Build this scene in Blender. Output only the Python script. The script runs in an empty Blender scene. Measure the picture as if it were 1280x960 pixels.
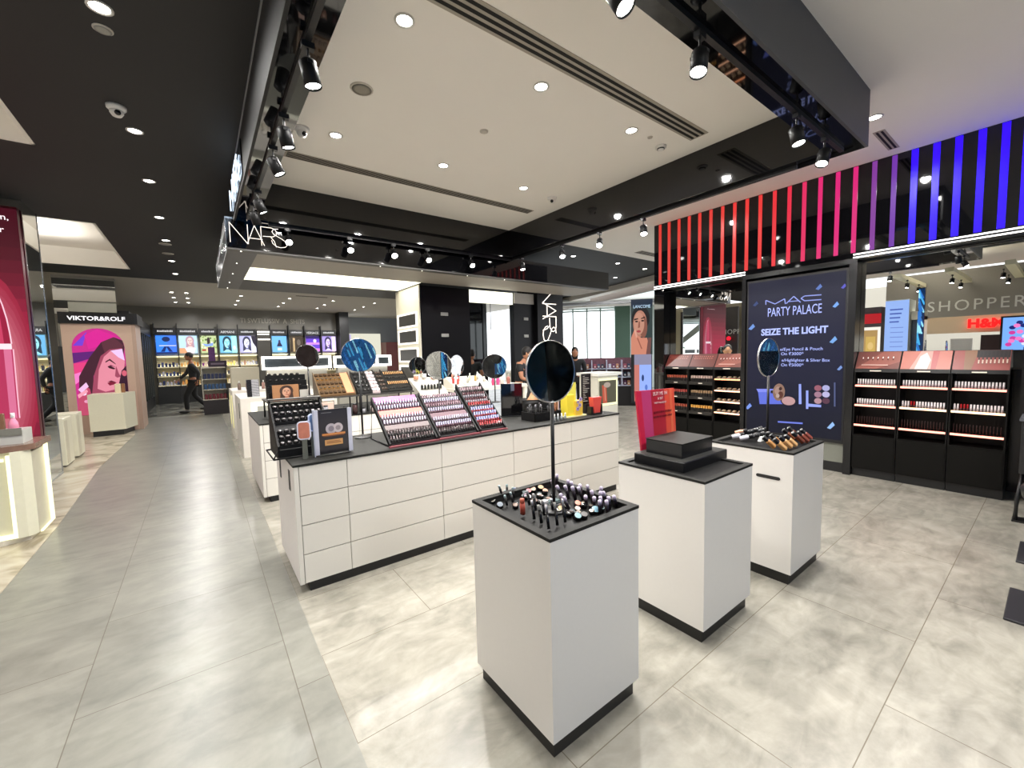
import bpy, math, random
from mathutils import Vector, Matrix
random.seed(7)
SC = bpy.context.scene
COL = SC.collection
PI = math.pi
H = 1.55                       # eye height of the photographer, metres
F = 517.5
YAW, PIT, ROL = math.radians(36.856), math.radians(4.183), math.radians(1.372)
ZC = 3.6                       # ceiling height

def _axes():
    cy, sy, cp, sp = math.cos(YAW), math.sin(YAW), math.cos(PIT), math.sin(PIT)
    fwd = Vector((sy*cp, cy*cp, -sp)); right = Vector((cy, -sy, 0)); down = fwd.cross(right)
    cr, sr = math.cos(ROL), math.sin(ROL)
    return cr*right+sr*down, -sr*right+cr*down, fwd
RT, DN, FW = _axes()
def ray(x, y): return RT*((x-640)/F)+DN*((y-480)/F)+FW
def aZ(x, y, z=0.0):
    d = ray(x, y); return Vector((0, 0, H))+d*((z-H)/d.z)
def aX(x, y, c):
    d = ray(x, y); return Vector((0, 0, H))+d*(c/d.x)
def aY(x, y, c):
    d = ray(x, y); return Vector((0, 0, H))+d*(c/d.y)

# ------------------------------------------------------------------ camera
cam = bpy.data.cameras.new('camera'); co = bpy.data.objects.new('camera', cam); COL.objects.link(co)
co.matrix_world = Matrix(((RT.x, -DN.x, -FW.x, 0), (RT.y, -DN.y, -FW.y, 0), (RT.z, -DN.z, -FW.z, H), (0, 0, 0, 1)))
cam.sensor_fit = 'HORIZONTAL'; cam.sensor_width = 36; cam.lens = 36*F/1280; cam.clip_start = 0.05; cam.clip_end = 200
SC.camera = co

# ------------------------------------------------------------------ materials
def lin(c): return tuple(((v/255)/12.92 if v/255 <= 0.04045 else ((v/255+0.055)/1.055)**2.4) for v in c)+(1,)
_M = {}
def mat(col, rough=0.5, metal=0.0, vary=0.04, scale=30, spec=0.5, bump=0.0, coat=0.0, trans=0.0):
    key = (tuple(col), rough, metal, vary, scale, spec, bump, coat, trans)
    if key in _M: return _M[key]
    m = bpy.data.materials.new('surface'); m.use_nodes = True; nt = m.node_tree; b = nt.nodes['Principled BSDF']
    c = lin(col)
    b.inputs['Roughness'].default_value = rough; b.inputs['Metallic'].default_value = metal
    b.inputs['Specular IOR Level'].default_value = spec
    if coat: b.inputs['Coat Weight'].default_value = coat; b.inputs['Coat Roughness'].default_value = 0.03
    if trans: b.inputs['Transmission Weight'].default_value = trans
    tc = nt.nodes.new('ShaderNodeTexCoord'); nz = nt.nodes.new('ShaderNodeTexNoise')
    nz.inputs['Scale'].default_value = scale; nz.inputs['Detail'].default_value = 3
    nt.links.new(tc.outputs['Object'], nz.inputs['Vector'])
    mx = nt.nodes.new('ShaderNodeMix'); mx.data_type = 'RGBA'
    mx.inputs['A'].default_value = tuple(v*(1-vary) for v in c[:3])+(1,)
    mx.inputs['B'].default_value = tuple(min(1, v*(1+vary)) for v in c[:3])+(1,)
    nt.links.new(nz.outputs['Fac'], mx.inputs['Factor']); nt.links.new(mx.outputs['Result'], b.inputs['Base Color'])
    if bump:
        bp = nt.nodes.new('ShaderNodeBump'); bp.inputs['Strength'].default_value = bump; bp.inputs['Distance'].default_value = 0.002
        nt.links.new(nz.outputs['Fac'], bp.inputs['Height']); nt.links.new(bp.outputs['Normal'], b.inputs['Normal'])
    _M[key] = m; return m
def em(col, s=1.0, vary=0.03):
    key = ('em', tuple(col), s)
    if key in _M: return _M[key]
    m = bpy.data.materials.new('glow'); m.use_nodes = True; nt = m.node_tree; b = nt.nodes['Principled BSDF']
    c = lin(col)
    b.inputs['Base Color'].default_value = (0.008, 0.008, 0.008, 1); b.inputs['Roughness'].default_value = 0.35; b.inputs['Specular IOR Level'].default_value = 0.15
    tc = nt.nodes.new('ShaderNodeTexCoord'); nz = nt.nodes.new('ShaderNodeTexNoise'); nz.inputs['Scale'].default_value = 6
    nt.links.new(tc.outputs['Object'], nz.inputs['Vector'])
    mx = nt.nodes.new('ShaderNodeMix'); mx.data_type = 'RGBA'
    mx.inputs['A'].default_value = tuple(v*(1-vary) for v in c[:3])+(1,); mx.inputs['B'].default_value = tuple(v*(1+vary) for v in c[:3])+(1,)
    nt.links.new(nz.outputs['Fac'], mx.inputs['Factor']); nt.links.new(mx.outputs['Result'], b.inputs['Emission Color'])
    b.inputs['Emission Strength'].default_value = s
    _M[key] = m; return m

def tile_mat(c1, c2, tw, th, ox, oy, mortar, rough=0.32, offset=0.5, swap=False):
    m = bpy.data.materials.new('floor_tile'); m.use_nodes = True; nt = m.node_tree; N = nt.nodes; L = nt.links; b = N['Principled BSDF']
    tc = N.new('ShaderNodeTexCoord'); mp = N.new('ShaderNodeMapping'); mp.inputs['Location'].default_value = (-ox, -oy, 0)
    L.new(tc.outputs['Object'], mp.inputs['Vector'])
    src = mp.outputs['Vector']
    if swap:
        mp.inputs['Rotation'].default_value = (0, 0, PI/2)
        mp.inputs['Location'].default_value = (oy, -ox, 0)
    br = N.new('ShaderNodeTexBrick'); br.inputs['Scale'].default_value = 1; br.inputs['Mortar Size'].default_value = 0.0022
    br.inputs['Mortar Smooth'].default_value = 0.3; br.inputs['Brick Width'].default_value = tw; br.inputs['Row Height'].default_value = th
    br.offset = offset; br.inputs['Color1'].default_value = (0.46, 0.46, 0.46, 1); br.inputs['Color2'].default_value = (0.54, 0.54, 0.54, 1)
    L.new(src, br.inputs['Vector'])
    n1 = N.new('ShaderNodeTexNoise'); n1.inputs['Scale'].default_value = 2.6; n1.inputs['Detail'].default_value = 9; n1.inputs['Roughness'].default_value = 0.68; n1.inputs['Distortion'].default_value = 0.5
    L.new(tc.outputs['Object'], n1.inputs['Vector'])
    st = N.new('ShaderNodeMapping'); st.inputs['Scale'].default_value = (1.0, 2.4, 1); L.new(tc.outputs['Object'], st.inputs['Vector'])
    n2 = N.new('ShaderNodeTexNoise'); n2.inputs['Scale'].default_value = 5.0; n2.inputs['Detail'].default_value = 6; n2.inputs['Distortion'].default_value = 0.8
    L.new(st.outputs['Vector'], n2.inputs['Vector'])
    ad = N.new('ShaderNodeMath'); ad.operation = 'MULTIPLY_ADD'; ad.inputs[1].default_value = 0.55
    L.new(n2.outputs['Fac'], ad.inputs[0]); L.new(n1.outputs['Fac'], ad.inputs[2])
    rp = N.new('ShaderNodeValToRGB'); rp.color_ramp.elements[0].position = 0.55; rp.color_ramp.elements[1].position = 1.05
    rp.color_ramp.elements[0].color = lin(c1); rp.color_ramp.elements[1].color = lin(c2)
    L.new(ad.outputs[0], rp.inputs['Fac'])
    mul = N.new('ShaderNodeMix'); mul.data_type = 'RGBA'; mul.blend_type = 'OVERLAY'; mul.inputs['Factor'].default_value = 0.6
    L.new(rp.outputs['Color'], mul.inputs['A']); L.new(br.outputs['Color'], mul.inputs['B'])
    mo = N.new('ShaderNodeMix'); mo.data_type = 'RGBA'; mo.inputs['B'].default_value = lin(mortar)
    L.new(mul.outputs['Result'], mo.inputs['A']); L.new(br.outputs['Fac'], mo.inputs['Factor'])
    L.new(mo.outputs['Result'], b.inputs['Base Color'])
    b.inputs['Roughness'].default_value = rough; b.inputs['Specular IOR Level'].default_value = 0.4
    return m
def marble_mat(c1, c2, c3, scale=1.2, rough=0.2):
    m = bpy.data.materials.new('marble'); m.use_nodes = True; nt = m.node_tree; N = nt.nodes; L = nt.links; b = N['Principled BSDF']
    tc = N.new('ShaderNodeTexCoord'); w = N.new('ShaderNodeTexNoise'); w.inputs['Scale'].default_value = scale; w.inputs['Detail'].default_value = 8; w.inputs['Distortion'].default_value = 2.2
    L.new(tc.outputs['Object'], w.inputs['Vector'])
    rp = N.new('ShaderNodeValToRGB'); e = rp.color_ramp.elements; e[0].position = 0.36; e[0].color = lin(c1); e[1].position = 0.62; e[1].color = lin(c3)
    k = e.new(0.48); k.color = lin(c2)
    L.new(w.outputs['Fac'], rp.inputs['Fac']); L.new(rp.outputs['Color'], b.inputs['Base Color']); b.inputs['Roughness'].default_value = rough
    return m

WHITE = mat((232, 229, 224), 0.38, vary=0.02, scale=8)
WHITE_PAINT = mat((246, 241, 233), 0.75, vary=0.015, scale=3)
BLACK = mat((22, 22, 23), 0.4, vary=0.08)
BLACKM = mat((36, 36, 36), 0.7, vary=0.05, scale=5)
GLOSSB = mat((9, 9, 11), 0.035, vary=0.05, spec=0.6)
SEMIB = mat((16, 16, 18), 0.16, vary=0.05)
TOPB = mat((36, 36, 34), 0.6, vary=0.1, scale=60, spec=0.15)
GREYM = mat((92, 93, 94), 0.5)
STEEL = mat((190, 190, 192), 0.22, 1.0)
MIRROR = mat((225, 228, 228), 0.004, 1.0, vary=0.002)
GOLD = mat((196, 148, 84), 0.3, 0.6)
LAMP = em((255, 248, 235), 14)
CREAM = em((255, 248, 215), 2.6)

# ------------------------------------------------------------------ mesh builder
class MB:
    def __init__(s, T=None): s.v = []; s.f = []; s.mi = []; s.ms = []; s.T = T; s.sm = []
    def k(s, m):
        if m not in s.ms: s.ms.append(m)
        return s.ms.index(m)
    def add(s, vs, fs, m, smooth=False):
        o = len(s.v); i = s.k(m)
        for p in vs:
            p = Vector(p)
            s.v.append(s.T @ p if s.T else p)
        for f in fs: s.f.append([o+q for q in f]); s.mi.append(i); s.sm.append(smooth)
        return s
    def box(s, x0, x1, y0, y1, z0, z1, m):
        vs = [(x, y, z) for z in (z0, z1) for y in (y0, y1) for x in (x0, x1)]
        return s.add(vs, [(0, 2, 3, 1), (4, 5, 7, 6), (0, 1, 5, 4), (2, 6, 7, 3), (0, 4, 6, 2), (1, 3, 7, 5)], m)
    def bbox(s, x0, x1, y0, y1, z0, z1, m, r=0.004):
        # box with chamfered vertical edges and top edges
        r = min(r, (x1-x0)/3, (y1-y0)/3, (z1-z0)/3)
        def ring(i, z): return [(x0+i, y0+r+0*i, z), (x0+r, y0+i, z), (x1-r, y0+i, z), (x1-i, y0+r, z), (x1-i, y1-r, z), (x1-r, y1-i, z), (x0+r, y1-i, z), (x0+i, y1-r, z)]
        def top(z): return [(x0+r, y0+r, z), (x0+r, y0+r, z), (x1-r, y0+r, z), (x1-r, y0+r, z), (x1-r, y1-r, z), (x1-r, y1-r, z), (x0+r, y1-r, z), (x0+r, y1-r, z)]
        vs = ring(0, z0)+ring(0, z1-r)+[(x0+r, y0+r, z1), (x1-r, y0+r, z1), (x1-r, y1-r, z1), (x0+r, y1-r, z1)]
        fs = [tuple(range(7, -1, -1))]+[(i, (i+1) % 8, 8+(i+1) % 8, 8+i) for i in range(8)]
        q = [16, 16, 17, 17, 18, 18, 19, 19]
        for i in range(8):
            j = (i+1) % 8
            if q[i] == q[j]: fs.append((8+i, 8+j, q[i]))
            else: fs.append((8+i, 8+j, q[j], q[i]))
        fs.append((16, 17, 18, 19))
        return s.add(vs, fs, m)
    def prism(s, pts, ax, a, b, m):
        # pts 2D polygon extruded along axis ax ('x','y','z') from a to b
        def P(p, t): return {'x': (t, p[0], p[1]), 'y': (p[0], t, p[1]), 'z': (p[0], p[1], t)}[ax]
        n = len(pts); vs = [P(p, a) for p in pts]+[P(p, b) for p in pts]
        fs = [tuple(range(n)), tuple(range(2*n-1, n-1, -1))]+[(i, i+n, (i+1) % n+n, (i+1) % n) for i in range(n)]
        return s.add(vs, fs, m)
    def lathe(s, prof, m, c=(0, 0, 0), n=16, ax='z', smooth=True):
        vs = []; fs = []
        for r, h in prof:
            for i in range(n):
                a = 2*PI*i/n; p = (r*math.cos(a), r*math.sin(a), h)
                if ax == 'x': p = (p[2], p[0], p[1])
                if ax == 'y': p = (p[0], p[2], -p[1]) if False else (p[0], p[2], p[1])
                vs.append((p[0]+c[0], p[1]+c[1], p[2]+c[2]))
        k = len(prof)
        for j in range(k-1):
            for i in range(n): fs.append((j*n+i, j*n+(i+1) % n, (j+1)*n+(i+1) % n, (j+1)*n+i))
        if prof[0][0] > 1e-6: fs.append(tuple(range(n-1, -1, -1)))
        if prof[-1][0] > 1e-6: fs.append(tuple((k-1)*n+i for i in range(n)))
        return s.add(vs, fs, m, smooth)
    def cyl(s, r, z0, z1, m, c=(0, 0, 0), n=16, ax='z'): return s.lathe([(r, z0), (r, z1)], m, c, n, ax, n > 8)
    def tube(s, path, r, m, n=8, closed=False):
        path = [Vector(p) for p in path]; vs = []; fs = []; k = len(path)
        for i, p in enumerate(path):
            if closed: d = path[(i+1) % k]-path[i-1]
            else: d = path[min(i+1, k-1)]-path[max(i-1, 0)]
            d.normalize(); u = d.cross(Vector((0, 0, 1)))
            if u.length < 1e-3: u = d.cross(Vector((0, 1, 0)))
            u.normalize(); w = d.cross(u)
            rr = r[i] if isinstance(r, (list, tuple)) else r
            for j in range(n):
                a = 2*PI*j/n; vs.append(p+u*(rr*math.cos(a))+w*(rr*math.sin(a)))
        for i in range(k if closed else k-1):
            for j in range(n):
                a, b_ = i*n+j, i*n+(j+1) % n; c, d_ = ((i+1) % k)*n+(j+1) % n, ((i+1) % k)*n+j
                fs.append((a, b_, c, d_))
        if not closed: fs.append(tuple(range(n-1, -1, -1))); fs.append(tuple((k-1)*n+j for j in range(n)))
        return s.add(vs, fs, m, True)
    def ell(s, c, r, m, n=14, k=9):
        vs = []; fs = []
        for j in range(k+1):
            t = PI*j/k
            for i in range(n):
                a = 2*PI*i/n; vs.append((c[0]+r[0]*math.sin(t)*math.cos(a), c[1]+r[1]*math.sin(t)*math.sin(a), c[2]+r[2]*math.cos(t)))
        for j in range(k):
            for i in range(n): fs.append((j*n+i, (j+1)*n+i, (j+1)*n+(i+1) % n, j*n+(i+1) % n))
        return s.add(vs, fs, m, True)
    def data(s, name):
        me = bpy.data.meshes.new(name); me.from_pydata([tuple(v) for v in s.v], [], s.f)
        for m in s.ms: me.materials.append(m)
        me.polygons.foreach_set('material_index', s.mi); me.polygons.foreach_set('use_smooth', s.sm)
        me.validate(); me.update(); return me
    def build(s, name, parent=None, loc=None, **kw):
        o = bpy.data.objects.new(name, s.data(name)); COL.objects.link(o)
        if parent: o.parent = parent
        if loc is not None: o.location = loc
        for a, b in kw.items(): o[a] = b
        return o
def tag(o, label, cat, group=None):
    o['label'] = label; o['category'] = cat
    if group: o['group'] = group
    return o
def thing(name, label, cat, loc=(0, 0, 0), rz=0.0, group=None):
    o = bpy.data.objects.new(name, None); COL.objects.link(o); o.location = loc; o.rotation_euler = (0, 0, rz); o.empty_display_size = 0.05
    return tag(o, label, cat, group)
def struct(name, mb, loc=None):
    return mb.build(name, None, loc, kind='structure')
def frame(o, r, u):
    r = Vector(r).normalized(); u = Vector(u).normalized(); n = r.cross(u)
    return Matrix(((r.x, u.x, n.x, o[0]), (r.y, u.y, n.y, o[1]), (r.z, u.z, n.z, o[2]), (0, 0, 0, 1)))
FACE = {'-y': ((1, 0, 0), (0, 0, 1)), '-x': ((0, -1, 0), (0, 0, 1)), '+x': ((0, 1, 0), (0, 0, 1)), '+y': ((-1, 0, 0), (0, 0, 1))}
def text(body, size, o, face, m, parent, align='CENTER', sx=1.0, name='lettering', ext=0.0008, sp=1.0, bold=0.0):
    r, u = FACE[face] if isinstance(face, str) else face
    c = bpy.data.curves.new(name, 'FONT'); c.body = body; c.size = size; c.align_x = align; c.extrude = ext; c.space_character = sp; c.offset = bold
    c.resolution_u = 3
    tmp = bpy.data.objects.new(name, c); COL.objects.link(tmp)
    me = bpy.data.meshes.new_from_object(tmp.evaluated_get(bpy.context.evaluated_depsgraph_get())); bpy.data.objects.remove(tmp); bpy.data.curves.remove(c)
    me.materials.clear(); me.materials.append(m); t = bpy.data.objects.new(name, me); COL.objects.link(t)
    t.matrix_world = frame(o, r, u) @ Matrix.Diagonal((sx, 1, 1, 1))
    if parent:
        t.parent = parent; t.matrix_parent_inverse = Matrix.Identity(4)
        t.matrix_local = parent.matrix_basis.inverted() @ (frame(o, r, u) @ Matrix.Diagonal((sx, 1, 1, 1)))
    return t
class G:
    """flat printed or lit graphic: coloured shapes in thin stacked layers on a rectangle w x h"""
    def __init__(s, o, face, w, h, glow=None, step=0.0006, rough=0.4):
        r, u = FACE[face] if isinstance(face, str) else face
        s.mb = MB(frame(o, r, u)); s.w = w; s.h = h; s.z = 0.0; s.glow = glow; s.step = step; s.rough = rough
    def m(s, c): return em(c, s.glow) if s.glow else mat(c, s.rough, vary=0.02)
    def poly(s, pts, c):
        for ax, lim, sg in ((0, 0, 1), (0, 1, -1), (1, 0, 1), (1, 1, -1)):      # keep every shape inside the print
            q = []
            for a, b in zip(pts, list(pts[1:])+[pts[0]]):
                ia, ib = sg*(a[ax]-lim) >= -1e-9, sg*(b[ax]-lim) >= -1e-9
                if ia: q.append(a)
                if ia != ib:
                    t = (lim-a[ax])/(b[ax]-a[ax]); q.append((a[0]+(b[0]-a[0])*t, a[1]+(b[1]-a[1])*t))
            pts = q
            if len(pts) < 3: return s
        s.z += s.step
        s.mb.add([(p[0]*s.w, p[1]*s.h, s.z) for p in pts], [tuple(range(len(pts)))], s.m(c)); return s
    def rect(s, a, b, c, d, col): return s.poly([(a, b), (c, b), (c, d), (a, d)], col)
    def ell(s, cx, cy, rx, ry, col, rot=0, n=24):
        q = []
        for i in range(n):
            t = 2*PI*i/n; x = rx*math.cos(t)*s.w; y = ry*math.sin(t)*s.h
            q.append((cx+(x*math.cos(rot)-y*math.sin(rot))/s.w, cy+(x*math.sin(rot)+y*math.cos(rot))/s.h))
        return s.poly(q, col)
    def line(s, pts, wd, col):
        for a, b in zip(pts, pts[1:]):
            dx = (b[0]-a[0])*s.w; dy = (b[1]-a[1])*s.h; l = math.hypot(dx, dy) or 1; nx = -dy/l*wd/2/s.w; ny = dx/l*wd/2/s.h
            s.poly([(a[0]-nx, a[1]-ny), (b[0]-nx, b[1]-ny), (b[0]+nx, b[1]+ny), (a[0]+nx, a[1]+ny)], col)
        return s
    def build(s, name, parent=None):
        o = s.mb.build(name)
        if parent:
            o.parent = parent; o.matrix_parent_inverse = parent.matrix_basis.inverted()
        return o
def portrait(g, x0, y0, x1, y1, skin, shade, hair, lips=(150, 60, 60), turn=0.0):
    """a face with hair, brows, eyes, nose, lips and neck drawn inside the rectangle"""
    def X(u): return x0+(x1-x0)*u
    def Y(v): return y0+(y1-y0)*v
    W, Hh = x1-x0, y1-y0
    g.ell(X(.5), Y(.62), .40*W, .36*Hh, hair)
    g.poly([(X(.16), Y(.6)), (X(.10), Y(.05)), (X(.9), Y(.05)), (X(.86), Y(.6))], hair)
    g.poly([(X(.38), Y(.02)), (X(.64), Y(.02)), (X(.62), Y(.4)), (X(.4), Y(.4))], shade)
    g.poly([(X(.12), Y(0)), (X(.38), Y(.14)), (X(.62), Y(.14)), (X(.9), Y(0))], skin)
    g.ell(X(.5+turn*.05), Y(.54), .25*W, .29*Hh, skin)
    g.ell(X(.62), Y(.50), .11*W, .22*Hh, shade)
    g.ell(X(.52+turn*.05), Y(.57), .17*W, .2*Hh, skin)
    for sgn in (-1, 1):
        cx = .5+turn*.09+sgn*.1
        g.poly([(X(cx-.07), Y(.635)), (X(cx+.07), Y(.64)), (X(cx+.06), Y(.665)), (X(cx-.05), Y(.665))], hair)
        g.ell(X(cx), Y(.60), .05*W, .018*Hh, (40, 26, 24))
    g.poly([(X(.48+turn*.12), Y(.6)), (X(.53+turn*.12), Y(.6)), (X(.56+turn*.12), Y(.47)), (X(.47+turn*.12), Y(.46))], shade)
    g.ell(X(.5+turn*.08), Y(.385), .085*W, .022*Hh, lips)
    g.ell(X(.5+turn*.08), Y(.397), .085*W, .006*Hh, (90, 30, 35))
    return g
def copies(data, name, locs, label, cat, group, rots=None):
    for i, p in enumerate(locs):
        o = bpy.data.objects.new(name, data); COL.objects.link(o); o.location = p
        if rots is not None: o.rotation_euler = rots[i] if isinstance(rots, list) else rots
        tag(o, label, cat, group)
def spot(loc, target, power, ang=60, size=0.05, col=(1, 0.97, 0.932), parent=None, blend=0.6):
    l = bpy.data.lights.new('spot_light', 'SPOT'); l.energy = power; l.spot_size = math.radians(ang); l.spot_blend = blend; l.shadow_soft_size = size; l.color = col
    o = bpy.data.objects.new('spot_light', l); COL.objects.link(o)
    q = (Vector(target)-Vector(loc)).to_track_quat('-Z', 'Y')
    o.matrix_world = Matrix.Translation(loc) @ q.to_matrix().to_4x4()
    return o
# ================================================================== THE SETTING
struct('floor', MB().box(-9, 0.41, -6, 15.3, -0.1, 0, tile_mat((112, 112, 105), (139, 138, 129), 0.85, 0.81, 2.70, 0.40, (92, 86, 76), 0.3, 0.5, True)))
struct('floor', MB().box(0.41, 20, -6, 22, -0.1, 0, tile_mat((126, 123, 113), (170, 166, 154), 1.24, 0.62, 0.41, 1.02, (112, 104, 90), 0.27, 0.5)))
struct('floor', MB().box(-9, 0.41, 15.3, 22, -0.1, 0.0, marble_mat((38, 38, 36), (70, 70, 66), (120, 120, 112), 1.6)))
mb = MB().prism([(-1.17, -6), (-1.19, 5.7), (-1.3, 8.6), (-1.22, 12.0), (-1.4, 13.4), (-6, 13.4), (-6, -6)], 'z', 0.0005, 0.004, marble_mat((138, 128, 108), (176, 167, 148), (192, 184, 166), 1.5, 0.25))
struct('floor', mb)
# ceilings
struct('ceiling', MB().box(0.62, 4.26, 1.26, 5.66, ZC, ZC+.1, WHITE_PAINT))
mb = MB(); mb.box(4.44, 11.5, -6, 5.8, ZC, ZC+.1, WHITE_PAINT); mb.box(0.43, 4.44, -6, 1.06, ZC, ZC+.1, WHITE_PAINT)
struct('ceiling', mb)
mb = MB(); mb.box(-1.1, 0.44, -6, 13.6, ZC, ZC+.1, BLACKM); mb.box(-7, -1.1, 5.86, 8.6, ZC, ZC+.1, BLACKM); mb.box(-7, -1.1, 12.4, 13.6, ZC, ZC+.1, BLACKM); mb.box(-7, -1.1, -6, -.5, ZC, ZC+.1, BLACKM)
mb.prism([(0.44, 5.8), (9.9, 5.8), (11.0, 9.9), (11.6, 13.6), (0.44, 13.6)], 'z', ZC, ZC+.1, BLACKM)
struct('ceiling', mb)
struct('ceiling', MB().box(-7, 16, 13.6, 22, ZC+.0, ZC+.1, mat((178, 172, 162), 0.7)))
mb = MB()
for a, b in ((-.5, 5.86), (8.6, 12.4)):           # white coffers left of the aisle
    mb.box(-7, -1.1, a, b, 3.95, 4.0, WHITE_PAINT); mb.box(-1.13, -1.1, a, b, 3.595, 4.0, WHITE_PAINT)
    mb.box(-7, -1.1, b-.03, b, 3.595, 4.0, WHITE_PAINT); mb.box(-7, -1.1, a, a+.03, 3.595, 4.0, WHITE_PAINT)
struct('ceiling', mb)
mb = MB()
for k in range(4): mb.box(-3.4, -1.5, 9.1+k*.16, 9.17+k*.16, 3.925, 3.951, BLACK)
struct('trim_20', mb)
# ring of dropped glossy bulkheads round the white ceiling
DG = mat((70, 72, 75), 0.45)
ZB = 3.16
mb = MB(); mb.box(0.43, 4.45, 1.05, 1.275, ZB, ZC, GLOSSB)
struct('trim_1', mb)
struct('trim_2', MB().box(0.45, 4.45, 1.03, 1.05, ZB, ZC, DG))
struct('trim_3', MB().box(4.25, 4.45, 1.275, 5.85, ZB, ZC, GLOSSB))
struct('trim_4', MB().box(0.43, 4.45, 5.65, 5.84, ZB, ZC, GLOSSB))
struct('trim_5', MB().box(0.43, 0.63, 1.275, 5.65, ZB, ZC, GLOSSB))
mb = MB(); mb.box(0.405, 0.43, 1.05, 5.84, ZC-.03, ZC, mat((180, 182, 184), 0.35, 0.6)); mb.box(0.41, 0.43, 1.05, 5.84, ZB, ZC-.03, BLACKM)
struct('trim_6', mb)
# slot air diffusers
def diffuser(x0, x1, y0, y1, n, label, z=ZC):
    t = thing('air_diffuser', label, 'air vent', ((x0+x1)/2, (y0+y1)/2, z)); hx, hy = (x1-x0)/2, (y1-y0)/2
    MB().box(-hx, hx, -hy, hy, -.004, 0, mat((168, 160, 148), 0.6)).build('frame', t)
    m = MB(); s = (2*hy)/(n*2+1)
    for k in range(n): m.box(-hx+.02, hx-.02, -hy+s*(2*k+1), -hy+s*(2*k+2), -.006, -.003, mat((18, 17, 16), 0.8))
    m.build('slots', t)
diffuser(0.8, 3.98, 4.68, 4.83, 4, 'long grey slot vent in the white ceiling, nearer the front sign fascia')
diffuser(0.9, 3.99, 2.12, 2.30, 3, 'long wide slot vent in the white ceiling, nearer the camera')
diffuser(5.35, 5.95, 1.12, 1.21, 2, 'short slot vent in the white ceiling above the red and blue light bars')
diffuser(7.4, 8.8, 5.3, 5.5, 3, 'slot vent in the far strip of white ceiling behind the light bar wall')
diffuser(2.6, 3.6, 15.0, 15.2, 3, 'slot vent in the grey ceiling of the perfume hall, left one')
diffuser(3.2, 4.2, 14.3, 14.5, 3, 'slot vent in the grey ceiling of the perfume hall, right one')
# recessed downlights
def dl_mesh():
    m = MB(); m.lathe([(.062, 0), (.062, -.006), (.05, -.008), (.046, -.002)], mat((215, 212, 205), 0.4)); return m.data('rim')
_rim = dl_mesh(); _len = MB().lathe([(.046, -.003), (.0, -.003)], em((255, 250, 240), 22)).data('lens')
def downlight(x, y, label, group=None, power=45, z=ZC, ang=168, light=True):
    t = thing('downlight', label, 'ceiling light', (x, y, z), group=group)
    for nm, d in (('rim', _rim), ('lens', _len)):
        o = bpy.data.objects.new(nm, d); COL.objects.link(o); o.parent = t
    if light:
        spot((x, y, z-.02), (x, y, 0), power, ang, .04, blend=.35)
PW = 75
for i, x in enumerate((1.13, 2.235, 3.345)):
    for j, y in enumerate((2.515, 4.127)):
        downlight(x, y, ['left', 'middle', 'right'][i]+' downlight of the '+['near', 'far'][j]+' row in the white ceiling', 'downlights in the white ceiling', PW*1.6)
for i, y in enumerate((3.43, 5.036, 6.313, 7.8, 9.2, 11.0, 12.545)):
    downlight(-.335, y, ['nearest', 'second', 'third', 'fourth', 'fifth', 'sixth', 'farthest'][i]+' round downlight in the black ceiling over the left aisle', 'downlights in the black aisle ceiling', PW*.8)
downlight(5.0, 1.12, 'downlight in the white ceiling just past the end of the dark beam', None, PW*1.3)
for x in (-1.0, 1.5, 4.0): downlight(x, -1.2, 'added round downlight behind the camera', 'added downlights behind the camera', PW*1.5)  # unseen lamps added to brighten the upright faces
for x, y in ((5.3, 3.3), (5.3, 5.2)): downlight(x, y, 'downlight in the white ceiling beside the light bar wall, '+('near' if y < 4 else 'far')+' one', None, PW)
for i, (x, y) in enumerate(((6.51, 6.39), (7.94, 6.36), (9.08, 6.43), (9.4, 7.62))):
    downlight(x, y, ['first', 'second', 'third', 'last'][i]+' downlight from the left in the dark ceiling by the entrance', 'downlights by the entrance', PW*.8)
for y in (15.9, 17.2, 18.45):
    for x in (-.55, -.2, 1.17, 2.56, 3.96, 5.45):
        downlight(x, y, 'small downlight in the grey ceiling before the perfume wall', 'downlights of the perfume hall', PW*.9, light=(x in (-.2, 1.17, 2.56, 3.96, 5.45)))
# smoke detectors, speakers, cameras
def disc(x, y, r, label, name='ceiling_speaker', cat='speaker', c=(176, 168, 155), z=ZC):
    t = thing(name, label, cat, (x, y, z))
    MB().lathe([(r, 0), (r, -.004), (r*.86, -.008)], mat((205, 198, 186), 0.5)).build('rim', t)
    MB().lathe([(r*.86, -.0085), (r*.5, -.010), (0, -.010)], mat(c, 0.7, vary=0.2, scale=300)).build('grille', t)
disc(1.119, 3.321, .085, 'round grey speaker grille in the white ceiling', c=(150, 144, 132))
disc(2.222, 3.301, .04, 'small round white sensor at the middle of the white ceiling', 'ceiling_sensor', 'sensor', (200, 194, 182))
disc(3.6, 2.49, .025, 'tiny sensor beside a downlight in the white ceiling', 'ceiling_sensor', 'sensor', (190, 182, 170))
disc(-.35, 3.64, .05, 'small round pale sensor in the black ceiling near the first downlight', 'ceiling_sensor', 'sensor', (160, 158, 150))
disc(-.36, 9.5, .09, 'pale round cover in the black ceiling far down the aisle', 'ceiling_speaker', 'speaker', (150, 146, 140))
disc(-.36, 10.3, .09, 'farther pale round cover in the black ceiling of the aisle', 'ceiling_speaker', 'speaker', (150, 146, 140))
def smoke(x, y):
    t = thing('smoke_detector', 'white smoke detector in the white ceiling beside the glossy black beam', 'smoke detector', (x, y, ZC))
    MB().lathe([(.055, 0), (.055, -.015), (.03, -.02), (.03, -.032), (.018, -.04), (0, -.04)], WHITE).build('housing', t)
    MB().lathe([(.036, -.0205), (.036, -.03)], mat((60, 60, 60), .5)).build('chamber', t)
smoke(3.85, 2.537)
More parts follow.
